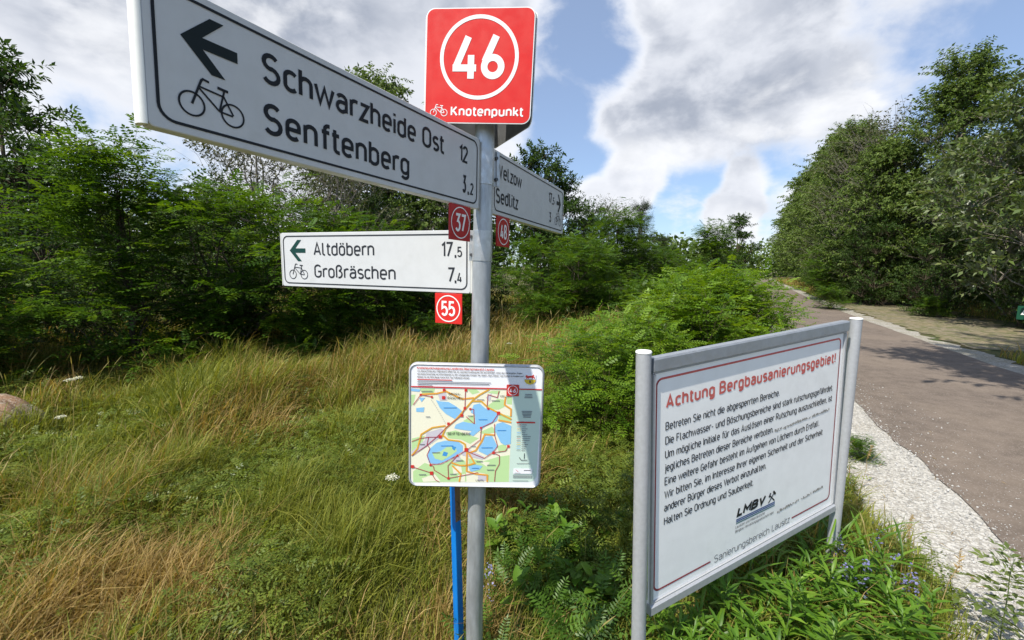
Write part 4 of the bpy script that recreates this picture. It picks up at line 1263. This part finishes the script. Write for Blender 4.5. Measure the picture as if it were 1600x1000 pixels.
# far wood closing the view, read as one mass
def far_wood():
    rg = np.random.default_rng(31)
    P = []
    for (xa, ya, xb, yb, h, n) in [(30, 62, 64, 96, 6, 3500), (20, 44, 33, 68, 4.0, 2600), (-40, 34, 2, 34, 5.5, 6000), (2, 36, 22, 44, 4.2, 3500), (-30, 15, -10, 17, 4.5, 3000), (22, 24, 40, 40, 8, 3500), (20, 12, 24, 22, 7, 2600)]:
        t = rg.random(n)
        w = vnoise(t*18, np.zeros(n), 1, int(xa)+50)
        z = rg.random(n)**.8*h*(.55+.6*w)
        P.append(np.stack([xa+(xb-xa)*t+rg.normal(0, .9, n), ya+(yb-ya)*t+rg.normal(0, .9, n), z], -1))
    P = np.concatenate(P); n = len(P)
    V, F = place(*simple_leaf(.6), P, unit(rg.normal(0, 1, (n, 3))), unit(rg.normal(0, .8, (n, 3))+np.array([0, 0, 1])), rg.uniform(.35, .75, n))
    me = mesh_np('far_wood', V, F, col=np.repeat(colours(n, *WIL, rg), 4, 0))
    tag(link_mesh('distant_wood', me, LM_dull), 'distant green wood closing the view', 'wood', kind='stuff')
far_wood()

# ---- grass
def gpt(px, py, z=0.):
    d = pixdir(px, py)
    t = (z-CAM_H)/d[2]
    return d[0]*t, d[1]*t

DRYSPOTS = [(380, 690, .55, .9), (250, 930, .28, .6), (120, 900, .3, .25), (700, 545, 1.4, .55), (560, 590, .8, .2), (790, 800, .30, .7), (310, 890, .2, .5), (150, 940, .25, .35), (950, 475, 2.2, .6), (800, 500, 1.3, .6), (470, 620, .5, .5), (770, 930, .2, .8), (690, 900, .2, .55)]
GREENSPOTS = [(480, 600, .8, .32), (640, 580, .7, .2), (300, 650, .6, .25), (470, 860, .35, .6), (560, 700, .5, .5), (600, 780, .4, .6), (230, 690, .45, .6), (450, 740, .4, .6), (860, 880, .35, .9), (520, 560, .6, .4), (640, 900, .2, .5)]
def dryness(x, y):
    d = .15+.35*(vnoise(x, y, .9, 5)-.5)+.45*(vnoise(x, y, 2.3, 6)-.5)+.3*(vnoise(x, y, 5.5, 7)-.5)
    for px, py, r_, a in DRYSPOTS:
        gx, gy = gpt(px, py)
        d = d+.8*a*np.exp(-((x-gx)**2+(y-gy)**2)/(2*r_*r_))
    for px, py, r_, a in GREENSPOTS:
        gx, gy = gpt(px, py)
        d = d-a*np.exp(-((x-gx)**2+(y-gy)**2)/(2*r_*r_))
    return np.clip(d, 0, 1)

TALL = [(gpt(430, 640), .5, .5), (gpt(520, 610), .6, .7), (gpt(300, 660), .5, .4), (gpt(640, 590), .6, .6), (gpt(560, 860), .25, .4), (gpt(200, 760), .4, .4), (gpt(690, 960), .2, .5), (gpt(800, 990), .2, .5), (gpt(420, 800), .3, .35)]
SHOULDER = lambda x, y: perp(x, y)                      # metres across, road's left edge at about 1.66
def meadow_points(n, ymin, ymax, rg, fan=1.35):
    y = rg.uniform(ymin, ymax, n*3)
    x = rg.uniform(-1.3*ymax-1.2, 1.2*ymax, n*3)
    s = perp(x, y)
    edge = 1.03+.16*(vnoise(x, y, 1.9, 31)-.5)+.1*(vnoise(x, y, 6, 32)-.5)
    ok = (s < edge) & (np.abs(x) < fan*y+1.0)
    x, y = x[ok], y[ok]
    # fewer blades where the lush plants stand in front of the board
    lush = np.exp(-((x-1.25)/.55)**2-((y-1.45)/.5)**2)
    keep = rg.random(len(x)) > .8*lush
    x, y = x[keep], y[keep]
    return x[:n], y[:n]

def blades(name, n_list, label, rg, hmul, widths, dryfun, seedheads=0., kind='stuff', region=None, lean=(.08, .02)):
    Vs = []; Fs = []; Cs = []; k = 0
    for (n, ymin, ymax, w) in n_list:
        x, y = (region or meadow_points)(n, ymin, ymax, rg)
        n = len(x)
        d = dryfun(x, y)
        isdry = rg.random(n) < d
        clump = vnoise(x, y, 3.1, 12)
        mound = vnoise(x, y, .95, 14)
        zone = 1+.45*np.clip((y-3.5)/2.5, 0, 1)+sum(a_*np.exp(-((x-gx)**2+(y-gy)**2)/(2*r_*r_)) for (gx, gy), r_, a_ in TALL)
        L = zone*hmul*(.09+.26*clump**1.4+.22*mound**2)*rg.uniform(.5, 1.4, n)*(1+.25*isdry)
        az = rg.uniform(0, 2*math.pi, n)
        tilt = np.abs(rg.normal(.55, .4, n))
        flow = vnoise(x, y, .8, 41)*2.4-1.2
        dx = np.cos(az)*tilt+lean[0]+.16*np.cos(flow*3); dy = np.sin(az)*tilt+lean[1]+.16*np.sin(flow*3)
        base = np.stack([x, y, hgt(x, y)-.01], -1)
        side = unit(np.stack([-np.sin(az+rg.normal(0, .6, n)), np.cos(az), np.zeros(n)], -1))*(w*rg.choice([.5, .8, 1., 1.3, 2.], n)*rg.uniform(.8, 1.2, n))[:, None]
        # three heights along a bending blade
        pts = []
        for t, bend in ((0., 0.), (.45, .14), (.8, .46), (1., .80)):
            pts.append(base+np.stack([dx*L*bend*1.1, dy*L*bend*1.1, L*(t-.32*bend*bend*np.hypot(dx, dy))], -1))
        ww = (1., .85, .55, .08)
        V = np.stack([pts[i]+side*ww[i]*sg for i in range(4) for sg in (-1, 1)], 1)
        f = np.array([(0, 1, 3, 2), (2, 3, 5, 4), (4, 5, 7, 6)])
        F = f[None]+(np.arange(n)*8)[:, None, None]+k
        green = colours(n, (.205, .230, .030), (.085, .130, .016), (.360, .350, .062), rg)
        straw = colours(n, (.36, .245, .075), (.22, .14, .045), (.50, .38, .16), rg)
        c = np.where(isdry[:, None], straw, green)
        Vs.append(V.reshape(-1, 3)); Fs.append(F.reshape(-1, 4)); Cs.append(np.repeat(c, 8, 0)); k += n*8
    me = mesh_np(name, np.concatenate(Vs), np.concatenate(Fs), col=np.concatenate(Cs))
    return tag(link_mesh(name, me, GM), label, 'grass', kind='stuff')
GM = leaf_mat('grass_blade', .38, .55, (1.2, 1.15, .5), .3)
rgm = np.random.default_rng(77)
blades('meadow_grass', [(78000, .7, 3.2, .0021), (80000, 3.2, 6.5, .0034), (45000, 6.5, 12, .006), (22000, 12, 24, .012)], 'mixed green and straw coloured meadow grass', rgm, .80, None, dryness)

# tall flowering stalks over the meadow
def stalks():
    rg = np.random.default_rng(19)
    Vs = []; Fs = []; Cs = []; k = 0
    for n, y0, y1, w, hm in ((900, .9, 3.5, .0011, .6), (2200, 3.5, 8, .0020, .8), (2600, 8, 16, .004, 1.05)):
        x, y = meadow_points(n, y0, y1, rg)
        n = len(x)
        d = dryness(x, y)
        keep = rg.random(n) < .25+.75*d
        x, y = x[keep], y[keep]; n = len(x)
        L = hm*rg.uniform(.45, .85, n)
        az = rg.uniform(0, 6.3, n); tl = rg.uniform(.1, .4, n)
        dx = np.cos(az)*tl+.22; dy = np.sin(az)*tl+.08
        base = np.stack([x, y, hgt(x, y)], -1)
        side = np.stack([np.cos(az), np.sin(az), 0*az], -1)*w
        prof = ((0, 0, 1), (.5, .22, .9), (.80, .55, .7), (.84, .60, 2.6), (.93, .74, 2.4), (1., .85, .4))
        pts = [(base+np.stack([dx*L*b, dy*L*b, L*(t-.1*b)], -1), q) for t, b, q in prof]
        V = np.stack([p+side*q*sg for p, q in pts for sg in (-1, 1)], 1)
        f = np.array([(2*i, 2*i+1, 2*i+3, 2*i+2) for i in range(5)])
        Vs.append(V.reshape(-1, 3)); Fs.append((f[None]+(np.arange(n)*12)[:, None, None]+k).reshape(-1, 4))
        c = colours(n, (.30, .25, .085), (.16, .17, .045), (.50, .40, .19), rg)
        Cs.append(np.repeat(c, 12, 0)); k += n*12
    me = mesh_np('seed_stalks', np.concatenate(Vs), np.concatenate(Fs), col=np.concatenate(Cs))
    tag(link_mesh('seed_grass', me, GM), 'thin straw coloured seed stalks above the meadow', 'grass', kind='stuff')
stalks()

# low leafy herbs between the grass
def herbs():
    rg = np.random.default_rng(23)
    P = []
    for n, y0, y1 in ((32000, .8, 3.4), (26000, 3.4, 7.5), (14000, 7.5, 14)):
        x, y = meadow_points(n, y0, y1, rg)
        d = dryness(x, y)
        w = vnoise(x, y, 1.6, 55)
        keep = (rg.random(len(x)) < (1-d)**1.5) & (w > .30)
        x, y = x[keep], y[keep]
        P.append(np.stack([x, y, hgt(x, y)+rg.uniform(.04, .26, len(x))*(.4+w[keep])], -1))
    P = np.concatenate(P); n = len(P)
    D = rg.normal(0, 1, (n, 3)); D[:, 2] = .15*D[:, 2]+.2
    tv, tf = pinnate(4, .26, .12, 9)
    V, F = place(tv, tf, P, unit(D), unit(rg.normal(0, .35, (n, 3))+np.array([0, 0, 1])), rg.uniform(.045, .11, n)*(1+.04*P[:, 1]))
    me = mesh_np('herbs', V, F, col=np.repeat(colours(n, (.150, .205, .030), (.070, .115, .018), (.235, .285, .046), rg), len(tv), 0))
    tag(link_mesh('meadow_weeds', me, LM), 'low leafy weeds among the meadow grass', 'weeds', kind='stuff')
herbs()

# verge grass on the far side of the road and along the shoulder, sparse
def verge_points(n, a, b, rg):
    # a, b: metres along the right road edge
    i = rg.uniform(a/.5, b/.5, n)
    px = np.interp(i, np.arange(len(RC)), RC[:, 0]); py = np.interp(i, np.arange(len(RC)), RC[:, 1])
    T = np.gradient(RC, axis=0); T /= np.linalg.norm(T, axis=1)[:, None]
    tx = np.interp(i, np.arange(len(RC)), T[:, 0]); ty = np.interp(i, np.arange(len(RC)), T[:, 1])
    return px, py, tx, ty
def verge_r(n, a, b, rg):
    x, y, tx, ty = verge_points(n*2, a, b, rg)
    near = (y > 4.5) & (y < 8.4)
    lo = np.where(near, .62, 4.0)
    off = lo+rg.random(len(x))**1.4*np.where(near, 3.4, 6.)
    off = off+.3*(vnoise(x, y, 1.2, 8)-.5)
    return (x+ty*off)[:n], (y-tx*off)[:n]
def verge_l(n, a, b, rg):
    x, y, tx, ty = verge_points(n, a, b, rg)
    off = -RL-.55-rg.random(n)**1.3*2.6
    return x+ty*off, y-tx*off
def verge_far(n, a, b, rg):
    x, y, tx, ty = verge_points(n, a, b, rg)
    off = .5+rg.random(n)**1.3*4.
    return x+ty*off, y-tx*off
blades('verge_grass', [(16000, 12, 40, .0055)], 'short green grass on the verge right of the road', np.random.default_rng(3), .42, None, lambda x, y: np.full(len(x), .3), region=verge_r)
blades('roadside_grass', [(9000, 20, 60, .011)], 'rough grass between the bush and the road', np.random.default_rng(6), .9, None, lambda x, y: np.full(len(x), .5), region=verge_l)
blades('far_verge_grass', [(7000, 34, 75, .014)], 'rough grass at the foot of the far willows', np.random.default_rng(8), .8, None, lambda x, y: np.full(len(x), .4), region=verge_far)

# pale gravel stones on the shoulder
def stones():
    rg = np.random.default_rng(41)
    n = 22000
    y = rg.uniform(.9, 6.5, n*3); x = rg.uniform(.8, 5.2, n*3)
    s = perp(x, y)
    ok = (s > .98+.25*rg.random(n*3)) & (s < 1.60+.05*vnoise(x, y, 7, 3)+1.0*rg.random(n*3)**11) & (np.abs(x) < 1.35*y+.5)
    x, y = x[ok][:n], y[ok][:n]; n = len(x)
    t_ = rg.random(1300); e_ = 1.66+.02*rg.normal(0, 1, 1300)+rg.exponential(.045, 1300)-.03      # stones kicked onto the asphalt edge
    yy = 1.2+5.5*t_; xx = (e_+.4226*yy)/.9063
    x = np.concatenate([x, xx]); y = np.concatenate([y, yy]); n = len(x)
    tv = np.array([(1, 0, 0), (0, 1, 0), (-1, 0, 0), (0, -1, 0), (.1, .1, .75), (0, 0, -.6)], float)
    tris = np.array([(0, 1, 4), (1, 2, 4), (2, 3, 4), (3, 0, 4), (1, 0, 5), (2, 1, 5), (3, 2, 5), (0, 3, 5)])
    V, F = place(tv, tris, np.stack([x, y, np.where(perp(x, y) > 1.62, .018, .010)], -1), unit(rg.normal(0, 1, (n, 3))*np.array([1, 1, .25])), unit(rg.normal(0, .3, (n, 3))+np.array([0, 0, 1])), rg.uniform(.0018, .0050, n)*rg.choice([1, 1, 1, 1, 2.2], n))
    c = colours(n, (.44, .43, .41), (.32, .31, .29), (.56, .55, .53), rg)
    me = mesh_np('stones', V, None, F, col=np.repeat(c, 6, 0))
    tag(link_mesh('gravel_stones', me, SM), 'loose pale stones on the gravel shoulder', 'gravel', kind='stuff')
SM = leaf_mat('stone_chip', 0., .9, spec=.2)
stones()

# ------------------------------------------------------------------ single plants, boulder, little things
def lance(w=.2, seg=3, bend=.35, lift=.25):
    """lanceolate leaf folded along its rib: two strips of quads"""
    V = []; F = []
    ts = np.linspace(0, 1, seg+1)
    for t in ts:
        hw = w/2*math.sin(math.pi*min(.97, .06+.94*t))**.8
        z = lift*t-bend*t*t
        V += [(t, -hw, z+.25*hw), (t, 0, z-.1*hw), (t, hw, z+.25*hw)]
    for i in range(seg):
        for j in (0, 1): F.append((3*i+j, 3*i+3+j, 3*i+4+j, 3*i+1+j))
    return np.array(V), np.array(F)

def herb(seed, H, stems, nleaf, size, kind, cols, spread=.06, lean=.15, top=1.15, r=.0028):
    rg = np.random.default_rng(seed)
    wood = []; P = []; D = []; S = []
    for s_ in range(stems):
        a = rg.normal(0, spread*.4, 2)
        h = H*rg.uniform(.7, 1.05)
        e = a+rg.normal(0, lean*h, 2)
        pts = curve3((a[0], a[1], -.03), (e[0], e[1], h), .02, rg, 6, .015)
        wood.append((pts, np.linspace(r, r*.4, 6)))
        n = int(nleaf*rg.uniform(.8, 1.15))
        t = np.linspace(.08, 1, n)**.9
        pos = np.stack([np.interp(t*5, range(6), pts[:, j]) for j in range(3)], -1)
        ph = np.arange(n)*2.399+rg.uniform(0, 6)
        up = .15+.9*t**3
        D.append(np.stack([np.cos(ph), np.sin(ph), up+rg.normal(0, .12, n)], -1)); P.append(pos)
        S.append(size*(.55+.6*np.sin(math.pi*np.clip(t, .08, .95))**.7)*rg.uniform(.8, 1.15, n))
    P = np.concatenate(P); D = unit(np.concatenate(D)); S = np.concatenate(S); n = len(P)
    N = unit(rg.normal(0, .25, (n, 3))+np.array([0, 0, 1.2]))
    tv, tf = {'blade': lance(.06, 4, .5, .4), 'lance': lance(.20), 'broad': lance(.55, 4, .3, .15), 'fern': pinnate(8, .26, .07, 5), 'mug': pinnate(3, .46, .17, 6)}[kind]
    V, F = place(tv, tf, P, D, N, S)
    w, f = tubes(wood, 5)
    return mesh_np('stem', w, f, smooth=True), mesh_np('leaf', V, F, col=np.repeat(colours(n, *cols, rg), len(tv), 0))

stem_green = mat('green_stem', (.10, .14, .04), .6, vary=.2, vscale=40)
stem_dry = mat('dry_stem', (.36, .25, .11), .8, vary=.25, vscale=60)
GLD = ((.110, .230, .020), (.065, .150, .016), (.200, .330, .035))
WED = ((.085, .180, .022), (.045, .105, .014), (.140, .250, .030))
MUG = ((.15, .21, .055), (.085, .13, .035), (.26, .30, .11))
def herb_proto(key, **kw):
    w, l = herb(**kw)
    w.materials.append(stem_green); l.materials.append(LM)
    PROTO[key] = (w, l)
herb_proto('gold_a', seed=51, H=.42, stems=4, nleaf=30, size=.125, kind='lance', cols=GLD)
herb_proto('gold_b', seed=52, H=.36, stems=5, nleaf=28, size=.115, kind='lance', cols=GLD)
herb_proto('gold_c', seed=53, H=.50, stems=3, nleaf=32, size=.12, kind='lance', cols=GLD)
herb_proto('fern_a', seed=54, H=.30, stems=4, nleaf=9, size=.20, kind='fern', cols=WED, lean=.3)
herb_proto('fern_b', seed=55, H=.40, stems=3, nleaf=11, size=.18, kind='fern', cols=WED, lean=.3)
herb_proto('leafy', seed=56, H=.34, stems=3, nleaf=10, size=.11, kind='broad', cols=GLD, lean=.3)
herb_proto('mug', seed=57, H=.52, stems=1, nleaf=30, size=.15, kind='mug', cols=MUG, lean=.06, r=.004)
herb_proto('grassy', seed=58, H=.30, stems=6, nleaf=9, size=.26, kind='blade', cols=GLD, lean=.35)

def herbs_at(keys, spots, name, label, group, s0=.85, s1=1.15, seed=1):
    rr = random.Random(seed)
    for i, (x, y) in enumerate(spots):
        s = rr.uniform(s0, s1)
        tree(keys[i % len(keys)], x, y, s, rr.uniform(0, 6.3), label, name, 'plant', group, parts=('stem', 'leaves'))

gold = [gpt(px, py) for px, py in ((1040, 1010), (1085, 1040), (1120, 985), (1165, 1030), (1200, 965), (1235, 1020), (1275, 960), (1310, 1010), (1345, 965), (1390, 1010), (1150, 1080), (1270, 1070), (1360, 1060), (1060, 1090), (1420, 1060), (1215, 1100))]
herbs_at(['gold_a', 'gold_b', 'gold_c'], gold, 'goldenrod', 'bright green leafy goldenrod plant growing in front of the warning board', 'goldenrod plants in front of the board', .62, .88, 3)
fern = [gpt(px, py) for px, py in ((800, 900), (840, 860), (880, 950), (920, 890), (965, 960), (850, 1000), (915, 1020), (800, 1010), (955, 850))]
herbs_at(['fern_a', 'fern_b'], fern, 'tansy', 'feathery leaved tansy plant between the steel post and the board', 'tansy plants between post and board', .8, 1.1, 5)
leafy = [gpt(px, py) for px, py in ((790, 850), (830, 930), (885, 860), (935, 930), (820, 1040))]
herbs_at(['leafy'], leafy, 'leafy_weed', 'broad leaved green weed among the tansy right of the steel post', 'broad leaved weeds right of the post', .8, 1.1, 7)
grs = [gpt(px, py) for px, py in ((1245, 900), (1195, 930), (1290, 925), (1130, 955), (1330, 920))]
herbs_at(['grassy'], grs, 'reed_grass', 'broad bladed grass tuft under the bottom rail of the board', 'grass tufts under the board', .8, 1.15, 9)
x, y = gpt(1568, 1015); tree('mug', x, y, .82, .6, 'tall mugwort plant with jagged leaves standing on the gravel at lower right', 'mugwort', 'plant', parts=('stem', 'leaves'))
x, y = gpt(1338, 716); tree('und', x, y, .17, 2.2, 'small locust seedling behind the right post of the board at the gravel edge', 'seedling', 'plant', parts=('stem', 'leaves'))

def dry_stalk(px, py, H, lean, label, seed):
    rg = np.random.default_rng(seed)
    x, y = gpt(px, py)
    o = empty('dry_grass_stalk', (x, y, 0))
    tag(o, label, 'grass stalk')
    pts = curve3((0, 0, -.02), (lean, lean*.2, H), .03, rg, 7, .01)
    V, F = tubes([(pts, np.linspace(.0016, .0009, 7))], 5)
    link_mesh('stem', mesh_np('stem', V, F, smooth=True), stem_dry, o)
    n = 46
    t = np.linspace(.70, 1, n)
    P = np.stack([np.interp(t*6, range(7), pts[:, j]) for j in range(3)], -1)
    D = unit(rg.normal(0, .5, (n, 3))+np.array([.8, .2, .35]))
    V, F = place(*simple_leaf(.28, .3), P, D, unit(rg.normal(0, 1, (n, 3))), rg.uniform(.012, .028, n))
    link_mesh('seed_head', mesh_np('seed', V, F, col=np.repeat(colours(n, (.42, .30, .13), (.26, .18, .08), (.55, .43, .22), rg), 4, 0)), GM, o)
dry_stalk(1404, 885, .30, .045, 'golden dry grass stalk with full seed head at the gravel edge', 3)
dry_stalk(1452, 1000, .42, .10, 'thin dry stalk with drooping brown head on the gravel left of the mugwort', 4)
dry_stalk(1345, 765, .34, .05, 'dry grass stalk beside the right post of the board', 5)

def flower(px, py, H, label, name, petal, seed, kind, group=None, z=None):
    rg = np.random.default_rng(seed)
    x, y = gpt(px, py)
    o = empty(name, (x, y, float(hgt(x, y))), rg.uniform(0, 6))
    tag(o, label, 'flower', group)
    pts = curve3((0, 0, -.02), (rg.uniform(-.05, .05), rg.uniform(-.05, .05), H), 0, rg, 6, .02)
    wood = [(pts, np.linspace(.0024, .0014, 6))]
    top = pts[-1]
    P = []
    if kind == 'umbel':
        for i in range(22):
            a = i*2.399; q = .040*math.sqrt(i/22)
            e = top+np.array([q*math.cos(a), q*math.sin(a), .022-8*q*q])
            wood.append((np.array([top, e]), np.array([.0009, .0007])))
            P += [e+rg.normal(0, .005, 3)*np.array([1, 1, .4]) for _ in range(7)]
        sz = .009
    elif kind == 'button':
        for i in range(12):
            a = i*2.399; q = .026*math.sqrt(i/12)
            e = top+np.array([q*math.cos(a), q*math.sin(a), .02])
            wood.append((np.array([top, e]), np.array([.0010, .0009])))
            P += [e+rg.normal(0, .002, 3) for _ in range(8)]
        sz = .007
    else:
        for i in range(40):
            t = rg.uniform(.45, 1)
            c = np.array([np.interp(t*5, range(6), pts[:, j]) for j in range(3)])
            a = rg.uniform(0, 6.3)
            P += [c+np.array([math.cos(a), math.sin(a), .2])*rg.uniform(.010, .038)*(1.35-t)]
        sz = .013
    P = np.array(P); n = len(P)
    V, F = tubes(wood, 5)
    link_mesh('stem', mesh_np('stem', V, F), stem_green, o)
    V, F = place(*simple_leaf(.8, .1), P, unit(rg.normal(0, 1, (n, 3))*np.array([1, 1, .5])), unit(rg.normal(0, .4, (n, 3))+np.array([0, 0, 1])), sz*rg.uniform(.7, 1.3, n))
    link_mesh('blossom', mesh_np('blossom', V, F, col=np.repeat(colours(n, petal, [c*.8 for c in petal], [min(1, c*1.15) for c in petal], rg), 4, 0)), GM, o)
WHT = (.74, .74, .66); BLU = (.24, .24, .50); YEL = (.75, .55, .05)
for i, (px, py, H) in enumerate(((112, 655, .42), (133, 662, .46), (108, 694, .27))):
    flower(px, py, H, 'white umbel flower in the grass right of the boulder', 'white_flower', WHT, 60+i, 'umbel', 'white umbels near the boulder')
flower(612, 800, .30, 'single white umbel flower in the meadow left of the map board', 'white_flower', WHT, 70, 'umbel')
flower(798, 585, .42, 'single white umbel flower in the dry grass right of the post', 'white_flower', WHT, 71, 'umbel')
for i, (px, py, H) in enumerate(((1325, 925, .30), (1355, 900, .34), (1372, 950, .32), (1400, 960, .30), (1300, 965, .34), (1340, 985, .36), (1415, 985, .26))):
    flower(px, py, H, 'blue flowering viper\'s bugloss between the board and the gravel', 'blue_flower', BLU, 80+i, 'spike', 'blue flowers right of the board')
for i, (px, py) in enumerate(((752, 905), (775, 925))):
    flower(px, py, .36, 'pale blue flowering stem beside the steel post under the map board', 'blue_flower', (.34, .34, .60), 90+i, 'spike', 'pale blue flowers by the post')
flower(1036, 1035, .27, 'yellow button flower of tansy at the foot of the left board post', 'yellow_flower', YEL, 95, 'button')

def boulder():
    bm_ = __import__('bmesh').new()
    import bmesh
    bmesh.ops.create_icosphere(bm_, subdivisions=4, radius=1)
    for v in bm_.verts:
        c = v.co.copy()
        q = np.array(c)
        k = 1+.16*math.sin(2.1*c.x+1.3*c.y+.4)+.10*math.sin(3.7*c.y-2.2*c.z)+.06*abs(math.sin(4*c.x+5*c.z+2*c.y))+.04*math.sin(9*c.y+7*c.x)+.02*math.sin(21*c.z+17*c.x)
        v.co = Vector((c.x*.50*k, c.y*.40*k, max(c.z, -.55)*.40*k))
    me = bpy.data.meshes.new('boulder')
    bm_.to_mesh(me); bm_.free()
    me.polygons.foreach_set('use_smooth', [True]*len(me.polygons))
    st = ground_mat('granite', ((.17, .10, .06), (.42, .26, .16)), 5., bump=.8, bscale=30, bdist=.02, speck=((.55, .48, .40), 60, .75, .5), patch=((.26, .25, .19), 3., .7))
    o = link_mesh('boulder', me, st)
    o.scale = (.80, .76, .80)
    o.location = (-5.04, 3.88, .03)
    o.rotation_euler = (.1, -.12, .5)
    tag(o, 'reddish brown granite boulder lying in the grass at the left edge', 'boulder')
boulder()

def small_sign():
    o = empty('green_sign', (13.42, 11.1, 0), R(-38))
    tag(o, 'small green sign with white figure on a short post at the right edge', 'sign')
    b = MB()
    b.rrect(-.2, .36, .2, .72, .02, 0, .012)
    b.build('panel', mat('green_sheet', srgb(8, 72, 48), .5), o)
    t = MB()
    t.text('4', -.13, .46, .16, .12, -.002, 0, .17)
    t.build('lettering', M['white_print'], o)
    p = MB()
    p.tube([(0, .03, -.2), (0, .03, .7)], [.025, .025], 12)
    p.build('post', M['galv'], o, True)
small_sign()

# straw bits and bark crumbs lying on the gravel
def litter():
    rg = np.random.default_rng(61)
    n = 620
    y = rg.uniform(1., 8., n*4); x = rg.uniform(.9, 8., n*4)
    s = perp(x, y)
    ok = (s > 1.05) & ((s < 1.6+.6*rg.random(n*4)**4) | (rg.random(n*4) < .05))
    x, y = x[ok][:n], y[ok][:n]; n = len(x)
    V, F = place(*simple_leaf(.09, .1), np.stack([x, y, np.full(n, .020)], -1), unit(rg.normal(0, 1, (n, 3))*np.array([1, 1, .08])), unit(rg.normal(0, .3, (n, 3))+np.array([0, 0, 1])), rg.uniform(.015, .075, n))
    me = mesh_np('litter', V, F, col=np.repeat(colours(n, (.30, .21, .11), (.13, .09, .05), (.46, .36, .20), rg), 4, 0))
    tag(link_mesh('straw_litter', me, GM), 'bits of straw and bark lying on the gravel', 'litter', kind='stuff')
litter()
